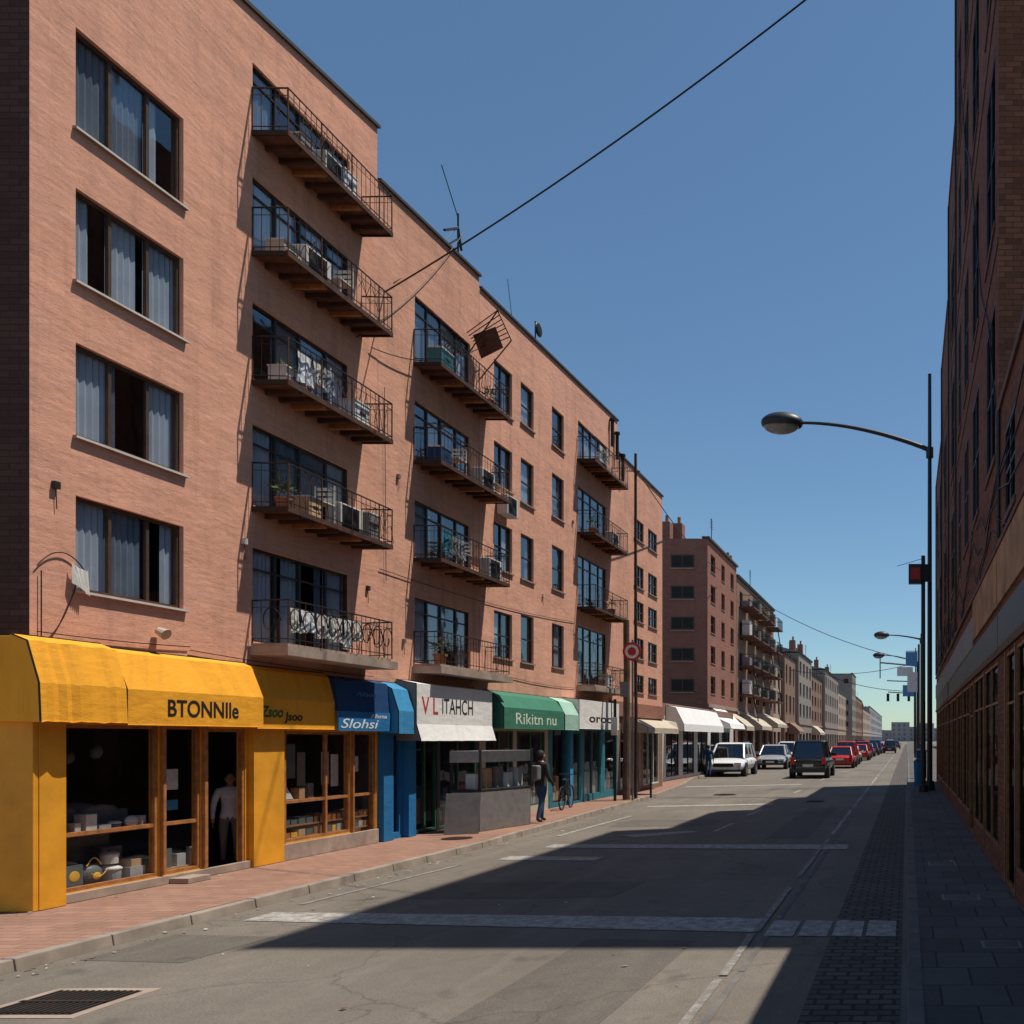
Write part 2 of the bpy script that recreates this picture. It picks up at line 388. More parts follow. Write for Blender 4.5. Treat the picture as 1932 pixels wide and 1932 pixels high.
def potted(x, y, z, sc=1.0):
    g = grp('potted_plant'); mb = MB(); mb.cyl((x, y, z), (x, y, z + .2 * sc), .08 * sc, 'terrapot', .11 * sc, 12)
    mb.cyl((x, y, z + .17 * sc), (x, y, z + .205 * sc), .12 * sc, 'terrapot', n=12); mb.build('pot', g)
    mb = MB()
    for _ in range(70):
        d = Vector((R.gauss(0, 1), R.gauss(0, 1), R.gauss(.6, .8))).normalized(); c = Vector((x, y, z + .32 * sc)) + d * R.uniform(.05, .2) * sc
        u = Vector((R.gauss(0, 1), R.gauss(0, 1), R.gauss(0, 1))).normalized(); w = d.cross(u) * .022
        mb.poly([c - d * .05, c + w, c + d * .06, c - w], R.choice(['leaf', 'leaf', 'leaf2']))
    mb.build('foliage', g)
def acunit(x, y, z):
    g = grp('air_conditioner'); mb = MB(); mb.box(x, x + .28, y, y + .62, z, z + .5, 'offw')
    mb.build('casing', g, bevel=.015); mb = MB()
    for i in range(7):
        r = .03 + i * .027; mb.tube([(x + .287, y + .28 + r * math.cos(t * math.pi / 8), z + .25 + r * math.sin(t * math.pi / 8)) for t in range(17)], .004, 'dmetal', 4)
    mb.box(x + .281, x + .284, y + .05, y + .51, z + .03, z + .47, 'iron'); mb.build('fan_grille', g)
def chair(x, y, z):
    g = grp('balcony_chair'); mb = MB(); w = .34
    for i in (0, 1):
        for j in (0, 1): mb.cyl((x + i * w, y + j * w, z), (x + i * w, y + j * w, z + (.72 if j else .38)), .013, 'offw', n=6)
    mb.box(x - .01, x + w + .01, y - .01, y + w + .01, z + .36, z + .385, 'offw')
    for k in range(3): mb.box(x, x + w, y + w - .01, y + w + .008, z + .46 + k * .09, z + .51 + k * .09, 'offw')
    mb.build('frame', g)
def crate(x, y, z, w, d, h, k):
    g = grp('storage_box'); mb = MB(); mb.box(x, x + d, y, y + w, z, z + h, k); mb.box(x - .01, x + d + .01, y - .01, y + w + .01, z + h, z + h + .03, 'offw'); mb.box(x + d, x + d + .006, y + w * .3, y + w * .7, z + h * .5, z + h * .65, 'dframe'); mb.build('body', g, bevel=.01)
def laundry(x, y, z, L, cols):
    g = grp('laundry'); mb = MB(); mb.tube([(x, y + L * i / 8, z - .03 * math.sin(math.pi * i / 8)) for i in range(9)], .005, 'iron', 4)
    yy = y + .05
    for c in cols:
        w = R.uniform(.2, .35); h = R.uniform(.35, .55); n = 8
        for i in range(n):
            for j in range(4):
                def P(i, j): return (x + .02 * math.sin(i * 1.3 + j) * j / 2, yy + w * i / n, z - .02 - h * j / 4 - .02 * math.sin(i * .9) * j / 4)
                mb.poly([P(i, j), P(i + 1, j), P(i + 1, j + 1), P(i, j + 1)], c)
        yy += w + .04
        if yy > y + L - .2: break
    mb.build('cloth', g)

# ---- block 1
g1 = grp('apartment_building'); mb = MB()
wins = [(10.81, 12.42, c, d) for c, d in ((9.99, 11.27), (8.04, 9.22), (6.06, 7.25), (4.09, 5.30))]
A_y = (13.73, 16.12); A_fl = [11.95, 10.0, 7.92, 5.87, 3.66]
A_top = [13.15, 11.32, 9.28, 7.30, 5.30]
doorsA = [(A_y[0], A_y[1], f + .11, t) for f, t in zip(A_fl, A_top)]
yE = 16.96; slope = (14.42 - 13.95) / (16.96 - 13.49); zL = 14.42 - slope * (16.96 - 10.24)
facade(mb, XL, 1, 10.24, yE, 3.3, (zL, 14.42), wins + doorsA, .16, 'wall')
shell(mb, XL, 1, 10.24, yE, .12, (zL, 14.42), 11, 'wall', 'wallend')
mb.build('walls', g1)
mb = MB()
for w in wins:
    window(mb, XL, 1, *w, depth=.11, cur=1, full=.45, fr='frame'); sill(mb, XL, 1, *w[:3])
    mb.box(XL + .051, XL + .054, w[0] - .04, w[1] + .04, w[2] - .036, w[2] - .008, 'offw')
for w in doorsA: balcony_door(mb, *w)
mb.build('windows', g1)
mb = MB(); cope(mb, XL, 1, 10.2, yE + .04, zL, 14.42); mb.build('coping', g1)
for i, f in enumerate(A_fl): balcony(g1, 13.7, 16.5, f, ornate=(i == 4), slab='rust' if i < 4 else 'conc', rh=.70)
# ---- block 2
g2 = grp('apartment_building'); mb = MB()
B_y = (18.26, 20.58); B_fl = [10.2, 8.1, 6.0, 3.72]; B_top = [11.75, 9.5, 7.35, 5.25]
doorsB = [(B_y[0], B_y[1], f + .11, t) for f, t in zip(B_fl, B_top)]
facade(mb, XL - .004, 1, yE, 21.0, 3.3, (13.38, 13.64), doorsB, .16, 'wall2'); shell(mb, XL - .004, 1, yE, 21.0, .12, (13.38, 13.64), 11, 'wall2', ends=(False, True))
mb.build('walls', g2); mb = MB()
for w in doorsB: balcony_door(mb, *w)
mb.build('windows', g2); mb = MB(); cope(mb, XL, 1, yE + .05, 21.03, 13.38, 13.64); mb.build('coping', g2)
for f in B_fl: balcony(g2, 18.2, 21.35, f, slab='rust' if f > 4 else 'conc')
# ---- block 3
g3 = grp('apartment_building'); mb = MB()
C_y = (27.3, 29.9); C_fl = [11.1, 8.75, 6.35, 3.85]; C_top = [12.45, 10.35, 8.15, 5.85]
doorsC = [(C_y[0], C_y[1], f + .11, t) for f, t in zip(C_fl, C_top)]
sw = []
for (a, b, rows) in ((21.75, 22.75, ((10.75, 11.95), (8.77, 9.86), (6.6, 7.8), (4.3, 5.5))),
                     (23.26, 24.06, ((10.88, 12.0), (8.71, 9.92), (6.6, 7.84), (4.3, 5.62))),
                     (25.3, 26.17, ((10.98, 12.13), (8.86, 10.15), (6.68, 7.99), (4.34, 5.65)))):
    for c, d in rows: sw.append((a, b, c, d))
facade(mb, XL, 1, 21.0, 31.0, 3.3, (13.36, 13.8), sw + doorsC, .16, 'wall3'); shell(mb, XL, 1, 21.0, 31.0, .12, (13.36, 13.8), 11, 'wall3', ends=(False, True))
mb.build('walls', g3); mb = MB()
for w in sw: window(mb, XL, 1, *w, depth=.11, vs=(.5,) if w[0] < 22 else (), hs=(.5,), fr='dframe', cur=.8); sill(mb, XL, 1, *w[:3])
for w in doorsC: balcony_door(mb, *w)
mb.build('windows', g3); mb = MB(); cope(mb, XL, 1, 21.04, 31.05, 13.36, 13.8); mb.build('coping', g3)
for f in C_fl: balcony(g3, 27.2, 30.4, f, slab='rust' if f > 4 else 'conc')
# ---- block 4
g4 = grp('apartment_building'); mb = MB()
dw = [(a, b, c, d) for a, b in ((32.9, 34.1), (34.7, 35.9)) for c, d in ((10.0, 10.8), (8.15, 9.0), (6.8, 7.6), (5.35, 6.15), (4.0, 4.7))]
facade(mb, XL - .003, 1, 31.0, 36.7, 3.3, 12.65, dw, .14, 'wall2'); shell(mb, XL - .003, 1, 31.0, 36.7, .12, 12.65, 11, 'wall2', ends=(False, True))
mb.build('walls', g4); mb = MB()
for w in dw: window(mb, XL, 1, *w, depth=.09, vs=(.33, .66), hs=(.5,), fr='frame', cur=.5); sill(mb, XL, 1, *w[:3])
mb.build('windows', g4); mb = MB(); cope(mb, XL, 1, 31.06, 36.75, 12.65, 12.65); mb.build('coping', g4)

# ---- ground-floor shopfronts
def shopfront(parent, y0, y1, wall, ops, fr, vs=(), hs=(), ztop=3.3, X=XL, inner='roomw', sh=.12):
    mb = MB(); facade(mb, X + .006, 1, y0, y1, sh, ztop, ops, .14, wall)
    for o in ops:
        a, b, c, d = o[:4]; v = o[4] if len(o) > 4 else vs; h = o[5] if len(o) > 5 else hs
        w = .05; xo = X - .005; xi = X - .07
        mb.box(xo, xi, a, b, d - w, d - .002, fr); mb.box(xo, xi, a, b, c + .002, c + w, fr); mb.box(xo, xi, a + .002, a + w, c + w, d - w, fr); mb.box(xo, xi, b - w, b - .002, c + w, d - w, fr)
        for q in v: y = a + (b - a) * q; mb.box(xo - .005, xi, y - .025, y + .025, c + w, d - w, fr)
        for q in h: z = c + (d - c) * q; mb.box(xo - .01, xi, a + w, b - w, z - .025, z + .025, fr)
        if not (len(o) > 6 and o[6]): mb.poly([(X - .045, a, c), (X - .045, b, c), (X - .045, b, d), (X - .045, a, d)], 'sglass')
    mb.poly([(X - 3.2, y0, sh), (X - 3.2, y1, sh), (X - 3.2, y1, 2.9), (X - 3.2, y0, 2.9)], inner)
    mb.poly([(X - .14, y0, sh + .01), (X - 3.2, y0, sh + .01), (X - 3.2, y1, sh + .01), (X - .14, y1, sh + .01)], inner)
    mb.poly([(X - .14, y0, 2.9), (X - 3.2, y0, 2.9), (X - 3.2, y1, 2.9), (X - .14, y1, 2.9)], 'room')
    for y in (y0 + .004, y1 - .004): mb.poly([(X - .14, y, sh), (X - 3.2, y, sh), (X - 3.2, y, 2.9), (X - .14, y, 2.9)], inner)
    mb.build('shopfront', parent)
shopfront(g1, 10.24, yE, 'yellowp', [(10.57, 12.0, .25, 2.38, (), (.34,)), (12.08, 12.72, .25, 2.38, (), (.34,)), (12.8, 13.57, .14, 2.35, (), (), 1), (14.42, 16.15, .42, 2.32, (.62,), (.36,)), (16.2, 16.9, .30, 2.32, (), (.4,))], 'wood')
mb = MB()
mb.box(XL + .007, XL + .16, 10.2, 10.53, .125, 2.42, 'yellowp'); mb.box(XL + .007, XL + .10, 13.63, 14.3, .125, 2.42, 'yellowp')
mb.box(XL - 1.6, XL + .155, 10.13, 10.195, .125, 3.35, 'yellowp'); mb.box(XL - 2.4, XL + .1, 10.06, 10.128, 2.4, 3.42, 'yellow')
mb.box(XL + .007, XL + .07, 10.56, 13.6, .123, .24, 'concrete'); mb.box(XL + .007, XL + .07, 14.32, 16.9, .123, .40, 'concrete')
mb.box(XL + .008, XL + .06, 12.02, 12.07, .26, 2.4, 'wood'); mb.box(XL + .008, XL + .06, 12.73, 12.79, .26, 2.4, 'wood'); mb.box(XL + .008, XL + .06, 10.535, 10.565, .26, 2.4, 'wood')
mb.box(XL + .008, XL + .05, 14.31, 14.41, .41, 2.4, 'wood'); mb.box(XL + .008, XL + .05, 16.152, 16.195, .41, 2.4, 'wood')
mb.box(XL + .07, XL + .34, 12.1, 12.5, .123, .2, 'concrete')
mb.build('pilasters', g1, bevel=.006)
shopfront(g2, yE, 18.1, 'blue', [(17.35, 17.75, .2, 2.3)], 'blue')
shopfront(g2, 18.1, 21.0, 'dframe', [(18.2, 19.1, .16, 2.35, (.5,), ()), (19.2, 20.85, .16, 2.35, (.5,), ())], 'dgreen')
shopfront(g3, 21.0, 25.0, 'beige', [(21.3, 22.8, .3, 2.4, (.5,), ()), (23.0, 24.8, .3, 2.4, (.5,), (.4,))], 'dgreen')
shopfront(g3, 25.0, 31.0, 'teal', [(25.3, 26.4, .2, 2.5, (), ()), (26.7, 27.5, .14, 2.4, (), ()), (27.8, 29.3, .3, 2.5, (.5,), ()), (29.7, 30.8, .3, 2.5, (), ())], 'teal')
shopfront(g4, 31.0, 36.7, 'brown', [(31.3, 32.6, .3, 2.6, (.5,), ()), (32.9, 33.7, .14, 2.5, (), ()), (34.0, 36.2, .3, 2.6, (.33, .66), ())], 'offw')
mb = MB(); mb.box(XL + .008, XL + .12, 16.98, 17.3, .125, 2.4, 'blue'); mb.box(XL + .008, XL + .14, 17.8, 18.06, .125, 2.4, 'blue'); mb.box(XL + .01, XL + .1, 26.42, 26.66, .125, 2.5, 'lblue')
mb.build('pilasters', g2)

def pot(mb, x, y, z, r, h, k, kl='goodsw'):
    mb.cyl((x, y, z), (x, y, z + h), r * .92, k, r, 18); mb.cyl((x, y, z + h), (x, y, z + h + .015), r * 1.08, kl, n=18)
    mb.ell((x, y, z + h + .015), r, r, r * .3, kl, 16, 6, 0, .5); mb.cyl((x, y, z + h + r * .3), (x, y, z + h + r * .3 + .03), .015, 'tblack', n=8)
def goods():
    g = grp('shop_display'); mb = MB()
    mb.box(XL - .75, XL - .09, 10.62, 11.96, .135, .27, 'dwood')
    mb.box(XL - .45, XL - .09, 10.60, 11.98, .93, .97, 'wood')
    mb.box(XL - .4, XL - .14, 10.64, 10.76, .272, .74, 'goods'); mb.box(XL - .36, XL - .12, 10.65, 10.75, .742, .84, 'goodsw')
    mb.box(XL - .34, XL - .12, 10.80, 11.03, .272, .56, 'goodsd'); mb.ell((XL - .118, 10.915, .42), .006, .07, .07, 'goodsy', 16, 8)
    mb.ell((XL - .22, 11.22, .40), .1, .15, .14, 'goodsd', 18, 10); mb.ell((XL - .12, 11.22, .38), .012, .06, .05, 'goodsy', 12, 6)
    mb.tube([(XL - .16, 11.12 + .2 * i / 8, .52 + .1 * math.sin(math.pi * i / 8)) for i in range(9)], .008, 'goodsy')
    mb.tube([(XL - .10, 11.08 + .28 * i / 8, .47 - .1 * math.sin(math.pi * i / 8)) for i in range(9)], .006, 'goodsy')
    pot(mb, XL - .24, 11.53, .272, .12, .15, 'goods'); pot(mb, XL - .24, 11.52, .50, .10, .12, 'goodsw', 'goods')
    mb.box(XL - .36, XL - .12, 11.70, 11.93, .272, .42, 'goods'); mb.box(XL - .32, XL - .14, 11.74, 11.9, .422, .52, 'tan')
    pot(mb, XL - .5, 11.15, .272, .13, .25, 'goods'); mb.box(XL - .6, XL - .42, 11.6, 11.9, .272, .7, 'goodsd')
    mb.ell((XL - .2, 10.78, 1.01), .08, .12, .06, 'goodsd', 14, 6); mb.box(XL - .25, XL - .12, 10.92, 11.0, .972, 1.1, 'goodsw')
    mb.box(XL - .28, XL - .12, 11.07, 11.22, .972, 1.2, 'goodsw'); mb.box(XL - .3, XL - .12, 11.25, 11.42, .972, 1.05, 'goods')
    pot(mb, XL - .2, 11.55, .972, .07, .07, 'goodsd'); mb.ell((XL - .18, 11.78, 1.05), .05, .1, .08, 'goodsw', 14, 8); mb.box(XL - .24, XL - .12, 11.88, 11.94, .972, 1.12, 'goods')
    mb.box(XL - .42, XL - .34, 10.66, 11.9, .975, 1.22, 'goodsd'); mb.ell((XL - .4, 10.95, 1.22), .06, .28, .1, 'gbox'); mb.ell((XL - .4, 11.55, 1.2), .06, .28, .1, 'gbox')
    mb.box(XL - 1.1, XL - .6, 10.65, 11.9, .14, 1.16, 'goodsd'); mb.ell((XL - .8, 11.0, 1.2), .2, .35, .12, 'goodsd'); mb.ell((XL - .8, 11.6, 1.2), .2, .3, .12, 'gbox')
    for (y, z) in ((10.9, 2.0), (11.3, 1.95), (11.7, 2.02)): mb.tube([(XL - .6, y, 2.88), (XL - .6, y, z + .1)], .006, 'iron', 4); mb.ell((XL - .6, y, z), .08, .08, .1, 'goodsd', 12, 8)
    mb.box(XL - .4, XL - .1, 12.14, 12.66, .28, .32, 'tan'); mb.box(XL - .3, XL - .12, 12.2, 12.36, .322, .6, 'goodsd'); mb.box(XL - .3, XL - .12, 12.45, 12.6, .322, .5, 'goods')
    mb.box(XL - .16, XL - .15, 12.3, 12.5, 1.45, 1.75, 'goodsw'); mb.box(XL - .16, XL - .15, 12.3, 12.5, 1.15, 1.3, 'lblue')
    mb.cyl((XL - .3, 12.95, .13), (XL - .3, 12.95, .55), .07, 'goodsw', .09, 14)
    for z in (.45, .66):
        mb.box(XL - .5, XL - .1, 14.46, 16.88, z, z + .025, 'wood')
    yy = 14.5
    while yy < 16.8:
        w = R.uniform(.08, .2); h = R.uniform(.08, .17); k = R.choice(['tan', 'goodsd', 'wood', 'goods', 'goodsd', 'goodsy', 'wood']); mb.box(XL - .36, XL - .12, yy, yy + w, .476, .47 + h, k)
        k = R.choice(['tan', 'goodsd', 'wood', 'goods', 'goodsd', 'dwood']); mb.box(XL - .36, XL - .12, yy, yy + w, .688, .70 + h * .9, k); yy += w + .03
    mb.box(XL - .42, XL - .1, 14.46, 16.1, 1.10, 1.13, 'wood')
    mb.ell((XL - .22, 14.62, 1.22), .08, .12, .09, 'goodsw', 14, 8); mb.hexa([(XL - .25, 14.5, 1.14), (XL - .15, 14.5, 1.14), (XL - .15, 14.85, 1.14), (XL - .25, 14.85, 1.14), (XL - .22, 14.62, 1.42), (XL - .18, 14.62, 1.42), (XL - .18, 14.68, 1.42), (XL - .22, 14.68, 1.42)], 'goodsw')
    for yy in (14.98, 15.2): mb.box(XL - .3, XL - .14, yy, yy + .14, 1.132, 1.132 + R.uniform(.15, .35), R.choice(['gbox', 'goods', 'tan']))
    for yy, z, k in ((14.75, 1.75, 'goodsd'), (15.0, 1.6, 'gbox'), (15.62, 1.6, 'goods'), (15.88, 1.55, 'goodsw')):
        mb.box(XL - .2, XL - .19, yy, yy + .2, z - .25, z + .35, k)
    mb.box(XL - .17, XL - .16, 16.42, 16.62, 1.55, 1.85, 'goodsw'); mb.box(XL - .17, XL - .16, 16.4, 16.7, .5, .62, 'goodsy'); mb.box(XL - .17, XL - .16, 16.4, 16.7, .37, .49, 'goodsw')
    for q in (18.3, 19.4, 20.3, 21.5, 22.2, 23.2, 24.1, 25.5, 28, 28.8, 30, 31.6, 34.2, 35.2):
        for i in range(3): mb.box(XL - .5, XL - .14, q + i * .22, q + i * .22 + .18, .31, .5 + R.random() * .7, R.choice(['tan', 'goods', 'goodsd', 'wood', 'goodsd', 'gbox']))
    mb.build('goods', g)
goods()

# ---- awnings
def text(body, parent, x, y, z, size, k, width=None, shear=0, sx=1, ext=.0015, off=0.0):
    c = bpy.data.curves.new('lettering', 'FONT'); c.body = body; c.size = size; c.extrude = ext; c.shear = shear; c.offset = off
    o = bpy.data.objects.new('lettering', c); COL.objects.link(o); c.materials.append(M[k])
    o.parent = parent; o.location = (x, y, z); o.rotation_euler = (math.pi / 2, 0, math.pi / 2)
    if width:
        bpy.context.view_layer.update(); w = max(o.dimensions.x, .01); sx = width / w
    o.scale = (sx, 1, 1); return o
def awning(X, y0, y1, prof, k, endk=None, sag=.012, parts=14, hem=None, flatj=()):
    g = grp('shop_awning'); mb = MB(); n = parts
    ys = [y0 + (y1 - y0) * i / n for i in range(n + 1)]
    off = [R.uniform(-sag, sag) for _ in ys]; off[0] = off[-1] = 0
    def P(i, j):
        o, z = prof[j]; w = 0 if (j == 0 or j in flatj) else 1
        return (X + o + off[i] * w, ys[i], z + off[(i * 3 + j) % (n + 1)] * .5 * w)
    for i in range(n):
        for j in range(len(prof) - 1):
            mb.poly([P(i, j), P(i, j + 1), P(i + 1, j + 1), P(i + 1, j)], k)
    base = prof[0][0]
    for i in (0, n):
        pts = [P(i, j) for j in range(len(prof))] + [(X + base, ys[i], prof[-1][1])]
        mb.poly(pts, endk or k)
    for i in range(n): mb.tube([P(i, len(prof) - 1), P(i + 1, len(prof) - 1)], .008, hem or k)
    mb.tube([P(0, 0), P(n, 0)], .012, 'iron')
    mb.tube([P(0, j) for j in range(len(prof))], .010, 'iron', 4)
    mb.build('canvas', g)
    return g
F = (2, 3)
awning(XL, 10.0, 11.12, [(.02, 3.44), (.22, 3.36), (.36, 2.86), (.38, 2.40)], 'yellow', sag=.02)
a = awning(XL, 11.14, 13.5, [(.02, 3.40), (.16, 3.34), (.35, 2.85), (.35, 2.38)], 'yellow', sag=.02, flatj=F)
text('BTONNIle', a, XL + .353, 11.74, 2.51, .33, 'tblack', 1.24, off=.005)
a = awning(XL, 13.52, 15.36, [(.02, 3.38), (.12, 3.30), (.23, 2.85), (.23, 2.36)], 'yellow', flatj=F)
text('Zsoo', a, XL + .233, 13.60, 2.55, .25, 'tgreen', .5, .25, off=.006); text('Jsoo', a, XL + .2335, 14.14, 2.50, .20, 'tblack', .42, .1, off=.004)
a = awning(XL, 15.38, 16.95, [(.02, 3.34), (.2, 3.28), (.27, 2.70)], 'navy', sag=.004)
mb = MB(); mb.box(XL + .26, XL + .285, 15.38, 16.95, 2.34, 2.70, 'blue'); mb.build('valance', a)
text('Slohsi', a, XL + .288, 15.42, 2.39, .25, 'twhite', 1.1, .3); text('Alisma', a, XL + .2885, 16.3, 2.59, .11, 'twhite', .5, .2); text('Alison', a, XL + .27, 15.9, 3.0, .12, 'lblue', .6, .2)
awning(XL, 16.97, 17.5, [(.02, 3.34), (.28, 3.2), (.42, 2.75), (.42, 2.3)], 'lblue', sag=.004)
a = awning(XL, 17.55, 20.75, [(.02, 3.42), (.44, 3.34), (.44, 2.5), (.54, 2.15)], 'white', 'gbox', sag=.006, flatj=(1, 2))
text('V L', a, XL + .443, 17.75, 2.72, .52, 'tred', .62, off=.004); text('ITAHCH', a, XL + .4435, 18.5, 2.74, .48, 'tblack', 1.3)
a = awning(XL, 21.15, 24.85, [(.02, 3.42), (.3, 3.30), (.54, 2.98), (.54, 2.45)], 'green', flatj=F)
text('Rikitn nu', a, XL + .543, 21.75, 2.57, .42, 'tlime', 2.5)
awning(XL, 24.9, 25.95, [(.02, 3.42), (.35, 3.28), (.55, 2.9), (.55, 2.45)], 'mint')
a = awning(XL, 26.0, 29.6, [(.02, 3.46), (.54, 3.40), (.54, 2.5)], 'white', flatj=(1, 2))
text('oroc', a, XL + .543, 26.8, 2.72, .36, 'tblack', 2.0, off=.006)
awning(XL, 31.4, 35.6, [(.02, 2.95), (.5, 2.9), (1.0, 2.6), (1.0, 2.4)], 'beige')
mb = MB(); mb.box(XL + .01, XL + .1, 30.1, 36.6, 3.02, 3.55, 'redbrick'); mb.build('sign_band', g4)

# ---- infill low shop row
gi = grp('shop_building'); XI = -11.7; mb = MB()
shell(mb, XI, 1, 36.72, 57.0, .12, 3.9, 9, 'brown'); mb.poly([(XI, 36.72, 3.3), (XI, 57, 3.3), (XI, 57, 3.9), (XI, 36.72, 3.9)], 'brown'); mb.build('walls', gi)
shopfront(gi, 36.72, 57.0, 'offw', [(38 + i * 3.1, 40.3 + i * 3.1, .3, 2.6, (.5,), ()) for i in range(6)], 'dframe', X=XI)
awning(XI, 41.0, 49.8, [(.02, 3.8), (.5, 3.7), (.9, 2.9), (.92, 2.55)], 'white')
awning(XI, 36.9, 40.0, [(.02, 3.1), (.8, 2.95), (.9, 2.65)], 'beige')
awning(XI, 51.5, 56.0, [(.02, 3.5), (.9, 3.1), (1.0, 2.8)], 'white')

# ---- far left buildings
def far_building(name, X, s, y0, y1, zt, wall, cols, rows, z1=4.6, endcols=0, roof=None, depth=12, fr='frame', wfrac=.45, clutter=True, sh=.12):
    g = grp(name); mb = MB(); ops = []; sp = (y1 - y0) / cols; rh = (zt - z1 - .4) / rows
    for i in range(cols):
        wf = wfrac * R.uniform(.75, 1.2)
        for j in range(rows):
            a = y0 + sp * (i + .5 - wf / 2); ops.append((a, a + sp * wf, z1 + rh * j + rh * .22, z1 + rh * j + rh * .8))
    gr = []
    if z1 > 3.5:
        for i in range(cols):
            a = y0 + sp * (i + .12); gr.append((a, a + sp * .76, .35, 2.9))
    facade(mb, X, s, y0, y1, sh, zt, ops + gr, .2, wall); shell(mb, X, s, y0, y1, sh, zt, depth, wall)
    mb.build('walls', g); mb = MB()
    for o in ops: window(mb, X, s, *o, depth=.2, vs=(.5,), hs=(.55,), fr=fr, w=.07, cur=.4); sill(mb, X, s, *o[:3])
    for o in gr: window(mb, X, s, *o, depth=.2, vs=(.33, .66), fr='dframe', w=.08, cur=.15)
    if endcols:
        w = (depth - 1) / endcols
        for i in range(endcols):
            for j in range(rows):
                if R.random() < .25: continue
                xa = X - s * (.9 + i * w); z0 = z1 + rh * j + rh * .25; z2 = z0 + rh * .42; y = y0; W = w * .36
                mb.box(xa, xa - s * W, y - .03, y - .002, z0, z2, 'frame')
                mb.box(xa - s * .08, xa - s * (W - .08), y - .04, y - .032, z0 + .08, z2 - .08, 'tblack' if R.random() < .7 else 'curtain2')
                mb.box(xa - s * (W / 2 - .03), xa - s * (W / 2 + .03), y - .05, y - .042, z0 + .08, z2 - .08, 'frame')
                mb.box(xa + s * .05, xa - s * (W + .05), y - .1, y - .004, z0 - .1, z0 - .004, 'sill')
    mb.build('windows', g); mb = MB(); cope(mb, X, s, y0 - .05, y1 + .05, zt, zt, t=.15, o=.15)
    mb.box(X + s * .002, X + s * .1, y0, y1, z1 - .5, z1 - .25, 'sill')
    if roof:
        h = roof; xm = X - s * depth / 2; z = zt + .155
        a, b = X + s * .2, X - s * depth
        mb.poly([(a, y0, z), (a, y1, z), (xm, y1, z + h), (xm, y0, z + h)], 'solar'); mb.poly([(b, y0, z), (b, y1, z), (xm, y1, z + h), (xm, y0, z + h)], 'solar')
        for y in (y0, y1): mb.poly([(a, y, z), (b, y, z), (xm, y, z + h)], wall)
    if clutter:
        for _ in range(3):
            y = R.uniform(y0 + .5, y1 - 1.2); x = X - s * R.uniform(.8, 3); h = R.uniform(.8, 1.5) + (roof or 0) * .6
            mb.box(x, x - s * .7, y, y + .8, zt - .35, zt + h, 'redbrick'); mb.cyl((x - s * .3, y + .4, zt + h), (x - s * .3, y + .4, zt + h + .5), .12, 'terrapot')
        y = R.uniform(y0 + 1, y1 - 1); mb.tube([(X - s * .5, y, zt), (X - s * .5, y, zt + 2.2)], .03, 'iron')
        for k in range(4): mb.tube([(X - s * .5, y - .4, zt + 1.5 + k * .18), (X - s * .5, y + .4, zt + 1.5 + k * .18)], .018, 'iron', 4)
    mb.build('roof_trim', g)
    return g
XF = -13.4
f2 = far_building('apartment_building', XF, 1, 56.9, 66.5, 15.6, 'redbrick', 3, 5, 4.8, endcols=3, depth=14)
mb = MB()
for (a, b, h) in ((-14.5, -17, .5), (-19, -20.5, .9), (-24.6, -26.5, 2.4)): mb.box(a, b, 59, 61, 15.2, 15.6 + h, 'brown')
mb.box(-26.9, -27.35, 56.95, 58, 12, 17.5, 'redbrick'); mb.build('rooftop_structures', f2)
f3 = far_building('apartment_building', XF, 1, 66.6, 85, 14.9, 'brown', 5, 4, 4.6, roof=1.6)
far_building('townhouse', XF - .6, 1, 85.1, 94, 10.2, 'cream', 3, 2, 4.4, roof=1.8, endcols=2)
far_building('townhouse', XF - .2, 1, 94.1, 103, 11.6, 'brown', 3, 2, 4.4, roof=1.2, endcols=2)
far_building('townhouse', XF + .2, 1, 103.1, 117, 12.6, 'grey', 4, 3, 4.4, roof=1.5, endcols=2)
far_building('townhouse', XF - .3, 1, 117.1, 136, 11.4, 'brown', 5, 3, 4.4, roof=2.2)
far_building('townhouse', XF + .2, 1, 136.1, 162, 13.2, 'grey', 7, 3, 4.4, roof=1.2, endcols=2)
far_building('townhouse', XF - .4, 1, 162.1, 191, 11.6, 'cream', 7, 3, 4.4)
far_building('stone_tower', XF + .4, 1, 200, 214, 17.5, 'grey', 3, 5, 4.4, endcols=3, clutter=False, depth=10)
far_building('townhouse', XF, 1, 214.1, 250, 13, 'brown', 9, 3, 4.4)
far_building('townhouse', XF + .3, 1, 250.1, 300, 11, 'cream', 12, 2, 4.4, roof=2)
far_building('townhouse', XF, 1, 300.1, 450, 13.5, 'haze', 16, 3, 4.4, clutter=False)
for (y0, y1, z, k, p) in ((58, 62, 4.3, 'white', 1.2), (62.8, 66, 4.1, 'beige', 1.5), (69, 74, 4.2, 'beige', 1.6), (76, 82, 4.5, 'beige', 1.8), (96, 101, 4.0, 'brown', 1.2), (119, 126, 4, 'beige', 1.2)):
    awning(XF, y0, y1, [(.02, z), (p * .6, z - .5), (p, z - 1.0), (p, z - 1.3)], k)
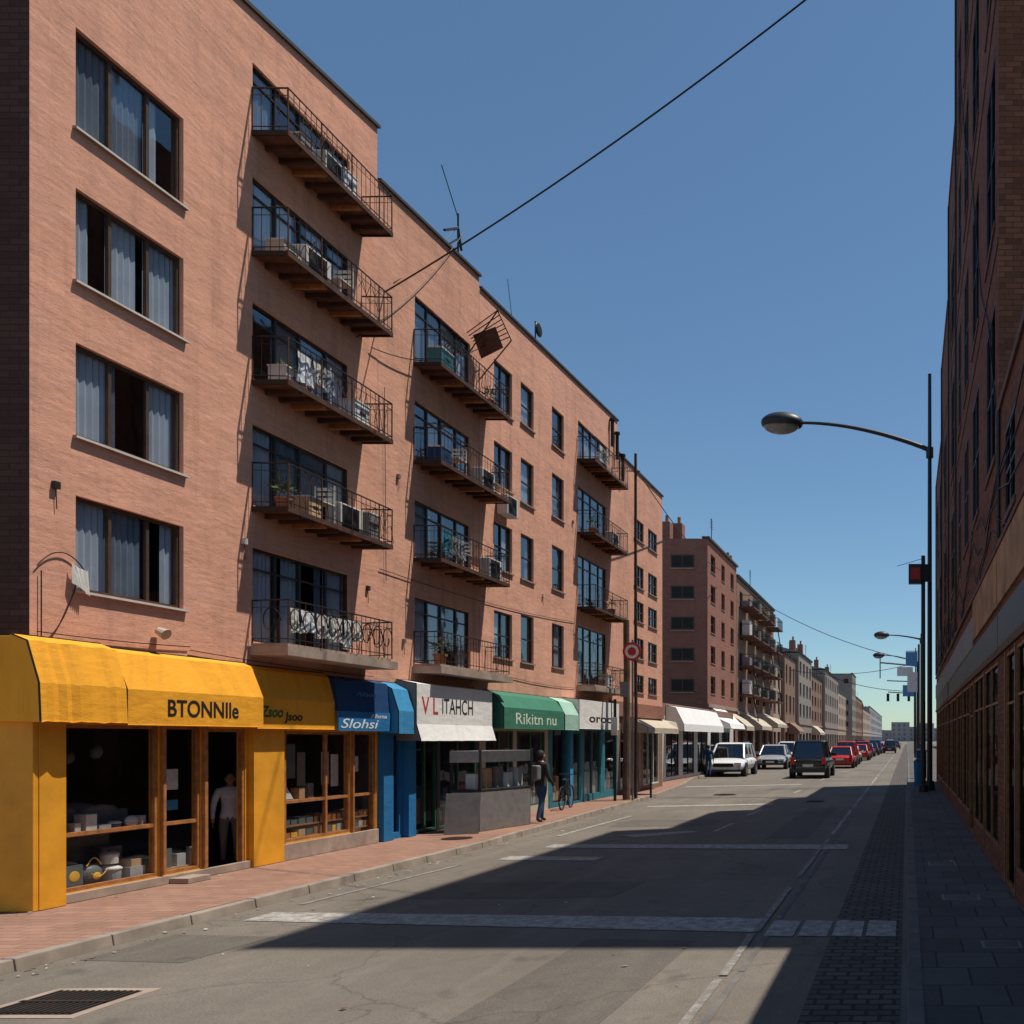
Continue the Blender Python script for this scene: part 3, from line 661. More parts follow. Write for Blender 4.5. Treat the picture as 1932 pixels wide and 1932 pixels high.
for y in (67.5, 71.6, 75.8, 80.2):
    for z in (5.6, 7.9, 10.3, 12.6):
        mb = MB(); L = 3.0; mb.box(XF + .01, XF + 1.2, y, y + L, z, z + .12, 'dwood')
        for i in range(9): mb.cyl((XF + 1.15, y + L * i / 8, z + .1), (XF + 1.15, y + L * i / 8, z + 1), .025, 'iron', n=4)
        mb.tube([(XF + .02, y, z + 1), (XF + 1.15, y, z + 1), (XF + 1.15, y + L, z + 1), (XF + .02, y + L, z + 1)], .03, 'iron')
        if R.random() < .6: mb.box(XF + .2, XF + .8, y + .3, y + 1.4, z + .12, z + R.uniform(.5, 1.4), R.choice(['gbox', 'offw', 'beige', 'goodsd']))
        if R.random() < .5: mb.tube([(XF + 1.1, y + .2, z + .1), (XF + 1.1, y + 2.8, z - 2.2)], .05, 'iron')
        mb.build('balcony', f3)
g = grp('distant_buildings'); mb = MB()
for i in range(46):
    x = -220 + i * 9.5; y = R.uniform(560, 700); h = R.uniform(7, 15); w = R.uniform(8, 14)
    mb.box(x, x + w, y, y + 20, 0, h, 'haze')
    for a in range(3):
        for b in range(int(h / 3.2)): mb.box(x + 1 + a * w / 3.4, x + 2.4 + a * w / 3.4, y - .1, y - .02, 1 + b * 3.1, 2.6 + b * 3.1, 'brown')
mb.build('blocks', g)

# ================================================================== RIGHT BUILDINGS
XR = 1.4
def right_block(y0, y1, zt, cols, rows, shop=True, dx=0, depth=12):
    g = grp('brick_building'); X = XR + dx; mb = MB(); ops = []
    for a, b in cols:
        for c, d in rows:
            if d < zt - .3: ops.append((a, b, c, d))
    sh = []
    y = y0 + .12; k = 0
    while y + 1.7 < y1:
        dr = k % 3 == 2
        sh.append((y, y + (1.0 if dr else 2.3), .16 if dr else .5, 3.40)); y += (1.0 if dr else 2.3) + .14; k += 1
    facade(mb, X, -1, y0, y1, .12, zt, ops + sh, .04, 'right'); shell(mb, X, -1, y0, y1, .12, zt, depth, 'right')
    mb.build('walls', g); mb = MB()
    for o in ops:
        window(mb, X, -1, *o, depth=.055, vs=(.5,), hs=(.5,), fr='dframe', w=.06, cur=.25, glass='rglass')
        mb.box(X - .03, X + .02, o[0] - .08, o[1] + .08, o[2] - .1, o[2] - .003, 'dwood')
    for i, o in enumerate(sh):
        wide = o[1] - o[0] > 1.5
        window(mb, X, -1, *o, depth=.055, vs=(.5,) if wide else (), hs=(.78,), fr='rwood', w=.05, cur=.0, glass='rglass', rm='roomw')
        if wide:
            for q in range(5):
                yy = o[0] + .15 + q * .42; mb.box(X + .10, X + .4, yy, yy + .25, .55, .7 + R.random() * .9, R.choice(['goods', 'tan', 'goodsw', 'wood', 'goodsd']))
            mb.box(X + .09, X + .10, o[0] + .3, o[0] + .7, 1.6, 2.2, R.choice(['goodsw', 'lblue', 'goodsy']))
    mb.build('windows', g); mb = MB()
    y = y0 + .02
    while y < y1 - .05:
        e = min(y + 2.4, y1 - .02); kk = 'ochre' if y < 17.5 else 'corr'
        z0, z1 = (4.22, 5.05) if kk == 'ochre' else (4.1, 4.75)
        mb.box(X - .035, X, y, e - .015, z0, z1, kk)
        if kk == 'corr':
            q = y + .05
            while q < e - .05: mb.box(X - .045, X - .036, q, q + .05, z0 + .02, z1 - .02, 'corr'); q += .14
        y = e
    mb.box(X - .055, X - .0, y0 + .02, y1 - .02, 5.053, 5.13, 'dwood'); mb.box(X - .045, X - .0, y0 + .02, y1 - .02, 3.45, 3.56, 'dwood'); mb.box(X - .02, X, y0 + .02, y1 - .02, 3.565, 4.095, 'dframe')
    for o in sh: mb.box(X - .012, X - .002, o[1] + .03, o[1] + .11, .155, 3.44, 'rwood')
    mb.box(X - .04, X + .1, y0 - .02, y1 + .02, zt + .002, zt + .14, 'dwood')
    for z in (9.8, 13.8, 17.8):
        if z < zt - 1: mb.box(X - .02, X - .001, y0 + .02, y1 - .02, z, z + .1, 'dwood')
    mb.build('trim', g)
    mb = MB()
    mb.tube([(X - .035, y1 - .3, 5.2), (X - .035, y1 - .3, zt)], .028, 'dmetal', 8)
    for k in range(4):
        z = 5.3 + k * .3; pts = [(X - .02 - .012 * (k % 2), y0 + (y1 - y0) * i / 12, z + .3 * math.sin(i * 1.1 + k) + .12 * math.sin(i * 2.7)) for i in range(13)]; mb.tube(pts, .012, 'iron', 4)
    if zt > 9:
        pts = [(X - .02, y0 + (y1 - y0) * i / 8, 7 + (zt - 8) * i / 8 + .4 * math.sin(i * 2.1)) for i in range(9)]; mb.tube(pts, .014, 'iron', 4)
    mb.build('pipes_and_cables', g); return g
rows = ((6.7, 9.2), (10.4, 13.2), (14.5, 17.2), (18.3, 21.0))
right_block(-6, 12.98, 7.1, [(8.6, 9.8), (11.0, 12.2)], ((5.35, 6.6),))
right_block(13, 24.3, 23.2, [(13.5, 15.0), (16.6, 18.2), (19.4, 20.8), (22.0, 23.2)], rows)
right_block(24.32, 28.7, 20, [(25.4, 27.2)], rows, dx=.01)
right_block(28.72, 34, 16.9, [(30, 32)], rows, dx=-.01)
right_block(34.02, 41, 14.3, [(35, 37), (38.4, 40)], rows, dx=.01)
far_building('brick_building', 9, -1, 44, 62, 7.5, 'brown', 5, 1, 4.2)
far_building('brick_building', 9, -1, 66, 100, 8, 'pink', 8, 1, 4.2)
far_building('brick_building', 9, -1, 104, 220, 9, 'grey', 20, 1, 4.2, clutter=False)

# ================================================================== GROUND
def sheet(name, pts, z, k):
    mb = MB(); mb.poly([(x, y, z) for x, y in pts], k); return mb.build(name)
sheet('ground', [(-3000, -400), (3000, -400), (3000, 5000), (-3000, 5000)], -.012, 'ground')
kerbL = [(-8.4, -10), (-8.4, 8), (-8.5, 17), (-8.86, 23), (-9.3, 31), (-10.1, 38), (-11.3, 45), (-11.7, 52), (-11.8, 62), (-11.8, 600)]
mb = MB()
for (a, b) in zip(kerbL, kerbL[1:]): mb.poly([(a[0] - .05, a[1], 0), (.02, a[1], 0), (.02, b[1], 0), (b[0] - .05, b[1], 0)], 'asphalt')
mb.build('road')
mb = MB()
for pts in ([(-6.9, 11.6), (-4.1, 11.7), (-4.0, 13.0), (-6.8, 12.9)], [(-3.6, 5.5), (-2.4, 5.5), (-2.3, 9.2), (-3.5, 9.3)], [(-3.1, 18.5), (-2.2, 18.5), (-2.2, 27), (-3.1, 27)], [(-8.2, 8.4), (-7.1, 8.3), (-7.0, 9.4), (-8.2, 9.5)], [(-7.4, 21), (-4.9, 21.4), (-5, 23), (-7.4, 22.8)], [(-6, 36), (-2, 36), (-2, 38), (-6, 38)]):
    mb.poly([(x, y, .003) for x, y in pts], 'asphalt2')
mb.build('road_repair_patches')
mb = MB(); mk = MB()
for (a, b) in zip(kerbL, kerbL[1:]):
    mb.poly([(-16, a[1], .12), (a[0] - .14, a[1], .12), (b[0] - .14, b[1], .12), (-16, b[1], .12)], 'lwalk')
    n = max(1, min(60, int((b[1] - a[1]) / 1.0)))
    for i in range(n):
        t0, t1 = i / n, (i + 1) / n - .012 / max(1e-3, (b[1] - a[1])); P = lambda t: (a[0] + (b[0] - a[0]) * t, a[1] + (b[1] - a[1]) * t)
        p, q = P(t0), P(t1); h = .122 + R.uniform(-.004, .006)
        mk.hexa([(p[0], p[1], -.01), (q[0], q[1], -.01), (q[0] - .14, q[1], -.01), (p[0] - .14, p[1], -.01), (p[0] - .02, p[1], h), (q[0] - .02, q[1], h), (q[0] - .14, q[1], h), (p[0] - .14, p[1], h)], 'kerb')
mb.build('left_pavement'); mk.build('left_kerb', bevel=.012)
sheet('right_pavement', [(.13, -10), (1.5, -10), (1.5, 42), (9, 42), (9, 600), (.13, 600)], .12, 'rwalk')
mk = MB(); y = -10
while y < 120:
    h = .122 + R.uniform(-.003, .005); mk.hexa([(0, y, -.01), (.13, y, -.01), (.13, y + .98, -.01), (0, y + .98, -.01), (.012, y, h), (.13, y, h), (.13, y + .98, h), (.012, y + .98, h)], 'rkerb'); y += 1
mk.box(0, .13, 120, 600, -.01, .122, 'rkerb'); mk.build('right_kerb')
sheet('cobbled_gutter', [(-.85, -6), (-.06, -6), (-.06, 300), (-.85, 300)], .004, 'cobble')
mb = MB()
def mq(pts, z=.007, k='mark'): mb.poly([(x, y, z) for x, y in pts], k)
mq([(-8.0, 10.2), (-1.72, 9.6), (-1.72, 10.35), (-8.0, 10.7)])
for i in range(4): mq([(-1.60 + i * .38, 9.42), (-1.27 + i * .38, 9.38), (-1.27 + i * .38, 10.18), (-1.60 + i * .38, 10.22)], .009)
mq([(-7.3, 17.0), (-1.2, 16.75), (-1.2, 17.5), (-7.3, 17.55)], .009)
mq([(-7.4, 15.3), (-5.6, 15.2), (-5.6, 15.7), (-7.4, 15.8)])
y = 2
while y < 200:
    L = R.uniform(1.2, 3.2); j = R.uniform(-.02, .02)
    mq([(-1.76 + j, y), (-1.68 + j, y), (-1.68 - j, y + L), (-1.76 - j, y + L)], .0065 if not 6 < y < 18 else .013, 'mark2' if y < 12 or R.random() < .4 else 'mark'); y += L + R.choice([.1, .5, 1.0])
mq([(-8.05, 11.2), (-7.97, 11.2), (-7.72, 14.7), (-7.8, 14.7)], .007, 'mark2'); mq([(-7.9, 19), (-7.8, 19), (-7.75, 24), (-7.85, 24)])
for y in (20, 24.2, 34, 44): mq([(-4.6, y), (-4.5, y), (-4.45, y + 1.9), (-4.55, y + 1.9)])
mq([(-6.5, 19.2), (-6.0, 18.8), (-4.9, 19.9), (-5.2, 20.1)]); mq([(-8.3, 27), (-4.5, 28), (-4.5, 28.6), (-8.4, 27.5)]); mq([(-10, 38), (-5, 40), (-5, 40.7), (-10, 38.7)])
mb.build('road_markings')
# gutter seam beside the edge line
mb = MB(); y = -2
while y < 90: mb.poly([(-1.60, y, .0055), (-1.53, y, .0055), (-1.53, y + 1.96, .0055), (-1.60, y + 1.96, .0055)], 'rkerb'); y += 2
mb.build('gutter_stone_strip')
def manhole(x, y, r, z):
    g = grp('manhole_cover'); mb = MB(); mb.cyl((x, y, z - .02), (x, y, z + .006), r, 'iron', n=28)
    for i in range(-4, 5):
        w = math.sqrt(max(0, 1 - (i / 5) ** 2)) * r * .9; mb.box(x - w, x + w, y + i * r / 5 - .012, y + i * r / 5 + .012, z + .007, z + .012, 'rust')
    mb.build('cover', g)
manhole(-9.35, 17.6, .3, .12); manhole(-7.1, 33, .45, .004); manhole(-3.2, 29.5, .35, .004)
g = grp('storm_drain'); mb = MB(); mb.box(-7.45, -6.55, 6.65, 7.45, -.01, .006, 'concrete'); mb.box(-7.36, -6.64, 6.73, 7.37, .0065, .008, 'tblack')
for i in range(13): mb.box(-7.34 + i * .055, -7.315 + i * .055, 6.75, 7.35, .0085, .018, 'dmetal')
mb.box(-7.36, -6.64, 7.02, 7.06, .019, .022, 'dmetal'); mb.build('grate', g)
g = grp('utility_cover'); mb = MB()
for (x, y, w, l) in ((.45, 10.9, .5, .35), (.75, 8.4, .4, .3), (.35, 13.8, .45, .5)): mb.box(x, x + w, y, y + l, .1, .124, 'gbox'); mb.box(x + .03, x + w - .03, y + .03, y + l - .03, .1245, .127, 'rkerb')
mb.build('covers', g)
mb = MB()
for _ in range(330):
    x = R.uniform(-8.38, -8.1) if R.random() < .55 else R.uniform(-11, 1); y = R.uniform(6, 30); r = R.uniform(.008, .03)
    z = .004 if x > -8.4 and x < 0 else .125
    if -8.9 < x < -8.38: continue
    a = R.uniform(0, 6); pts = [(x + r * math.cos(a + k * 1.57) * R.uniform(.6, 1.4), y + r * math.sin(a + k * 1.57) * R.uniform(.6, 1.4), z + .01 + R.uniform(0, .006)) for k in range(4)]
    mb.poly(pts, R.choice(['beige', 'dwood', 'leaf2', 'gbox', 'offw']))
mb.build('street_litter')

# ================================================================== STREET FURNITURE
def streetlamp(x, y, top, armz, L, headz, pr=.1, hl=1.6):
    g = grp('street_lamp'); mb = MB(); mb.cyl((x, y, .12), (x, y, .5), pr * 1.9, 'dmetal', pr * 1.5, 16); mb.cyl((x, y, .5), (x, y, top), pr, 'dmetal', pr * .6, 14)
    mb.cyl((x, y, armz - .3), (x, y, armz + .1), pr * 1.3, 'dmetal', n=14); mb.build('pole', g, smooth=False)
    mb = MB(); pts = []
    for i in range(15):
        t = i / 14; pts.append((x - L * t, y, armz + (headz - armz) * math.sin(t * math.pi / 2) ** .9 + .0))
    for i, (a, b) in enumerate(zip(pts, pts[1:])): mb.cyl(a, b, pr * .85 * (1 - i * .03), 'dmetal', pr * .85 * (1 - (i + 1) * .03), 10, False)
    mb.build('arm', g, smooth=True); mb = MB(); hx = x - L - hl * .45
    mb.ell((hx, y, headz), hl * .5, hl * .28, hl * .24, 'dmetal', 24, 10, 0, .62); mb.ell((hx - .04, y, headz - hl * .05), hl * .43, hl * .22, hl * .22, 'lens', 24, 8, .5, 1)
    mb.build('lamp_head', g, smooth=True)
    return g
streetlamp(.90, 34, 16.8, 13.75, 5.15, 14.85, .115, 1.7)
streetlamp(.98, 60, 9.6, 9.2, 2.3, 9.5, .08, 1.1)
streetlamp(.9, 92, 12, 10.5, 3.4, 11.2, .09, 1.3)
g = grp('traffic_signal'); mb = MB(); mb.cyl((.62, 33, .12), (.62, 33, 9.3), .1, 'dmetal', .08, 12); mb.cyl((.62, 33, .12), (.62, 33, .4), .18, 'dmetal', n=14); mb.build('pole', g)
mb = MB(); mb.box(.05, .55, 32.8, 33.1, 8.2, 8.95, 'dmetal'); mb.box(.14, .5, 32.78, 32.797, 8.35, 8.8, 'signred'); mb.box(.55, .95, 32.85, 33.1, 8.3, 8.95, 'iron'); mb.build('housing', g, bevel=.02)
mb = MB(); mb.tube([(.62, 33, 9.2), (-.4, 33, 8.9)], .012, 'iron', 4); mb.build('bracket_wire', g)
g = grp('traffic_sign'); mb = MB(); mb.cyl((.9, 75, .12), (.9, 75, 9), .09, 'dmetal', n=10)
mb.tube([(.9, 75, 8.6), (-2.4, 75, 8.9)], .07, 'dmetal', 6); mb.tube([(.9, 75, 7.2), (-1.8, 75, 7.3)], .05, 'dmetal', 6); mb.tube([(-2.4, 75, 9.4), (-2.4, 75, 7.5)], .05, 'dmetal', 6); mb.build('mast', g)
mb = MB(); mb.box(-.9, .5, 74.9, 74.96, 7.7, 8.5, 'signwhite'); mb.box(-.4, .6, 74.9, 74.96, 5.9, 6.9, 'signblue'); mb.build('panels', g)
g = grp('banner'); mb = MB(); mb.cyl((.75, 55, .12), (.75, 55, 8.3), .07, 'dmetal', n=10); mb.box(-.1, .66, 55, 55.03, 6.9, 7.8, 'signblue'); mb.box(.0, .66, 55, 55.03, 5.2, 6.5, 'signwhite'); mb.tube([(-.1, 55, 7.85), (.75, 55, 7.85)], .025, 'dmetal'); mb.build('pole_and_cloth', g)
g = grp('traffic_signal'); mb = MB(); mb.cyl((.95, 110, .12), (.95, 110, 8.5), .1, 'dmetal'); mb.tube([(.95, 110, 8), (-2.5, 110, 8.2)], .07, 'dmetal')
for x in (-2.5, -1.2, .2): mb.box(x - .18, x + .18, 109.8, 110.1, 7.0, 8.0, 'iron')
mb.build('mast', g)
g = grp('litter_bin'); mb = MB(); mb.cyl((.55, 36.5, .12), (.55, 36.5, 1.2), .24, 'blue', .28, 18); mb.cyl((.55, 36.5, 1.2), (.55, 36.5, 1.32), .3, 'dmetal', .16, 18); mb.build('body', g)
g = grp('litter_bin'); mb = MB(); mb.box(.5, 1.0, 44, 44.6, .12, 1.5, 'navy'); mb.box(.46, 1.04, 43.96, 44.64, 1.5, 1.6, 'dmetal'); mb.build('body', g, bevel=.03)

def pole(name, x, y, z, r, k='pole'):
    g = grp(name); mb = MB(); n = 8
    px, py = x, y
    for i in range(n):
        qx, qy = x + R.uniform(-.015, .015), y
        mb.cyl((px, py, .12 + (z - .12) * i / n), (qx, qy, .12 + (z - .12) * (i + 1) / n), r * (1 - .03 * i), k, r * (1 - .03 * (i + 1)), 10, False); px, py = qx, qy
    mb.build('shaft', g); return g
g = pole('utility_pole', -9.5, 28.7, 6.2, .13)
mb = MB(); mb.box(-9.65, -9.35, 28.5, 28.56, 3.6, 4.1, 'gbox'); mb.build('junction_box', g)
g = pole('utility_pole', -9.35, 29.2, 12.0, .06, 'rust')
mb = MB()
mb.tube([(-9.6, 29.2, 11.4), (-9.2, 29.2, 11.4)], .02, 'dwood'); mb.cyl((-9.55, 29.2, 11.4), (-9.55, 29.2, 11.5), .025, 'offw')
mb.build('crossarms', g)
g = grp('traffic_sign'); mb = MB(); mb.cyl((-9.2, 28.4, .12), (-9.2, 28.4, 5.5), .035, 'metal')
mb.cyl((-9.2, 28.35, 5.1), (-9.2, 28.33, 5.1), .31, 'signred', n=32); mb.cyl((-9.2, 28.328, 5.1), (-9.2, 28.325, 5.1), .23, 'signwhite', n=32); mb.cyl((-9.2, 28.32, 5.1), (-9.2, 28.317, 5.1), .14, 'signred', n=32); mb.build('post_and_disc', g)
g = grp('sign_post'); mb = MB(); mb.cyl((-9.72, 28.2, .12), (-9.72, 28.2, 3.5), .05, 'dmetal'); mb.box(-9.82, -9.62, 28.12, 28.15, 2.3, 2.9, 'offw'); mb.build('post', g)
g = grp('sign_post'); mb = MB(); mb.cyl((-8.95, 29.6, .12), (-8.95, 29.6, 1.9), .04, 'dmetal'); mb.cyl((-8.95, 29.6, 1.9), (-8.95, 29.6, 1.96), .06, 'dmetal'); mb.build('post', g)

# market stall
g = grp('market_stall'); mb = MB()
c = [(-10.05, 18.7), (-9.5, 18.85), (-9.1, 20.5), (-9.75, 20.6)]
def prism(c, z0, z1, k, sc=1):
    cx = sum(p[0] for p in c) / 4; cy = sum(p[1] for p in c) / 4; q = [(cx + (p[0] - cx) * sc, cy + (p[1] - cy) * sc) for p in c]
    mb.hexa([(*p, z0) for p in q] + [(*p, z1) for p in q], k)
prism(c, .125, 1.02, 'gbox'); prism(c, 1.022, 1.06, 'dframe', 1.04)
for p in c: mb.box(p[0] - .03, p[0] + .03, p[1] - .03, p[1] + .03, 1.06, 1.95, 'dframe')
prism(c, 1.66, 1.92, 'metal', 1.05)
for i, (w, k) in enumerate(((.3, 'goodsw'), (.42, 'tan'), (.45, 'gbox'), (.3, 'goodsw'), (.4, 'goods'))):
    t = i / 4.6; x = -9.75 + .4 * t; y = 18.95 + 1.5 * t; mb.box(x - .12, x + .1, y, y + .26, 1.062, 1.1 + w, k)
mb.build('counter', g, bevel=.008)
g2b = grp('advertising_board'); mb = MB()
mb.hexa([(-9.95, 18.2, .125), (-9.35, 18.5, .125), (-9.38, 18.56, .125), (-9.98, 18.26, .125), (-9.95, 18.3, 1.0), (-9.35, 18.6, 1.0), (-9.38, 18.64, 1.0), (-9.98, 18.34, 1.0)], 'gbox')
mb.build('panel', g2b)

# bicycle
g = grp('bicycle', (-10.05, 25.0, .12), math.radians(8)); mb = MB()
for y in (-.5, .5):
    pts = [(0, y + .33 * math.cos(t * math.pi / 14), .34 + .33 * math.sin(t * math.pi / 14)) for t in range(29)]; mb.tube(pts, .02, 'tyre', 6)
    for t in range(12): mb.tube([(0, y, .34), (0, y + .32 * math.cos(t * math.pi / 6), .34 + .32 * math.sin(t * math.pi / 6))], .003, 'metal', 3)
bb, st, hd = (0, -.05, .32), (0, -.18, .82), (0, .36, .85)
for p, q in ((bb, st), (bb, hd), (st, hd), (bb, (0, -.5, .34)), (st, (0, -.5, .34)), (hd, (0, .5, .34))): mb.tube([p, q], .018, 'iron', 6)
mb.tube([hd, (0, .33, 1.0)], .014, 'iron'); mb.tube([(-.27, .28, 1.02), (0, .36, 1.0), (.27, .28, 1.02)], .013, 'iron'); mb.ell((0, -.2, .88), .07, .14, .035, 'iron'); mb.cyl((-.02, -.05, .32), (.02, -.05, .32), .09, 'metal', n=14); mb.build('frame', g)

# ================================================================== PEOPLE
def person(name, x, y, z, rot, top='jacket', legs='jeans', h=1.76, stride=.12, bag=False):
    g = grp(name, (x, y, z), rot); g.scale = (h / 1.76,) * 3
    V = [(0, 0, .95, .145), (0, 0, 1.08, .13), (0, .01, 1.28, .155), (0, 0, 1.41, .125), (0, 0, 1.50, .058), (0, .01, 1.57, .06)]
    E = [(0, 1), (1, 2), (2, 3), (3, 4), (4, 5)]
    for sx, st in ((-1, stride), (1, -stride)):
        i = len(V)
        V += [(.09 * sx, .0, .88, .095), (.10 * sx, st * .6 + .02, .68, .085), (.10 * sx, st + .03, .50, .062), (.10 * sx, st * 1.2 - .01, .29, .056), (.10 * sx, st * 1.5 - .04, .085, .042), (.115 * sx, st * 1.5 + .1, .045, .036)]
        E += [(0, i)] + [(i + k, i + k + 1) for k in range(5)]
        i = len(V)
        V += [(.17 * sx, 0, 1.42, .075), (.225 * sx, -.02, 1.27, .058), (.25 * sx, -.03, 1.13, .05), (.26 * sx, .03 - st * .5, 1.0, .04), (.26 * sx, .08 - st * .6, .88, .03), (.262 * sx, .10 - st * .6, .82, .032)]
        E += [(3, i)] + [(i + k, i + k + 1) for k in range(5)]
    me = bpy.data.meshes.new('b'); me.from_pydata([v[:3] for v in V], E, []); bm = bmesh.new(); bm.from_mesh(me); L = bm.verts.layers.skin.verify(); bm.verts.ensure_lookup_table()
    for k, v in enumerate(V): bm.verts[k][L].radius = (v[3], v[3] * (.8 if k < 4 else 1)); bm.verts[k][L].use_root = (k == 0)
    bm.to_mesh(me); bm.free(); o = bpy.data.objects.new('b', me); COL.objects.link(o)
    o.modifiers.new('s', 'SKIN').use_smooth_shade = True; q = o.modifiers.new('u', 'SUBSURF'); q.levels = 2; q.render_levels = 2
    dg = bpy.context.evaluated_depsgraph_get(); dg.update(); m2 = bpy.data.meshes.new_from_object(o.evaluated_get(dg)); bpy.data.objects.remove(o)
    m2.materials.clear()
    for k in (legs, top, 'skin', 'shoe'): m2.materials.append(M[k])
    for p in m2.polygons:
        c = p.center; p.use_smooth = True
        if c.z < .1: p.material_index = 3
        elif abs(c.x) > .205 and c.z < .90: p.material_index = 2
        elif c.z > 1.5: p.material_index = 2
        elif c.z > .90 or abs(c.x) > .205: p.material_index = 1
        else: p.material_index = 0
    b = bpy.data.objects.new('body', m2); COL.objects.link(b); b.parent = g
    mb = MB(); mb.ell((0, .015, 1.655), .077, .095, .118, 'skin', 16, 12); mb.cyl((0, .1, 1.665), (0, .128, 1.635), .008, 'skin', .016, 8)
    for sx in (-1, 1): mb.ell((.078 * sx, .01, 1.65), .012, .022, .032, 'skin', 8, 6); mb.ell((.03 * sx, .1, 1.668), .011, .006, .007, 'tblack', 8, 6)
    mb.ell((0, .102, 1.602), .024, .006, .006, 'signred', 8, 6); mb.ell((0, -.008, 1.675), .087, .1, .118, 'hair', 16, 8, 0, .52); mb.ell((0, -.03, 1.65), .082, .085, .11, 'hair', 16, 10); mb.build('head', g, smooth=True)
    mb = MB()
    for sx, st in ((-1, stride), (1, -stride)):
        bx, by, bz = .262 * sx, .10 - st * .6, .80
        for k in range(4):
            yy = by - .027 + k * .018; ln = (.06, .072, .076, .064)[k]; mb.cyl((bx, yy, bz), (bx - .005 * sx, yy, bz - ln * .6), .009, 'skin', .008, 6); mb.cyl((bx - .005 * sx, yy, bz - ln * .6), (bx - .02 * sx, yy + .004, bz - ln), .008, 'skin', .006, 6)
        mb.cyl((bx, by + .02, bz + .03), (bx - .01 * sx, by + .052, bz - .005), .011, 'skin', .008, 6)
    mb.build('fingers', g, smooth=True)
    if bag: mb = MB(); mb.box(-.14, .14, -.27, -.12, 1.05, 1.42, 'gbox'); mb.build('backpack', g, bevel=.04)
person('pedestrian', -9.05, 20.95, .12, math.radians(-20), bag=True)
person('shopkeeper', -11.1, 13.9, .13, math.radians(-140), top='shirt', legs='gbox', h=1.5, stride=.03)
person('pedestrian', -10.9, 46.5, .12, math.radians(10), top='navy', h=1.7)
person('pedestrian', .8, 50, .12, math.radians(0), top='cblue', h=1.75)

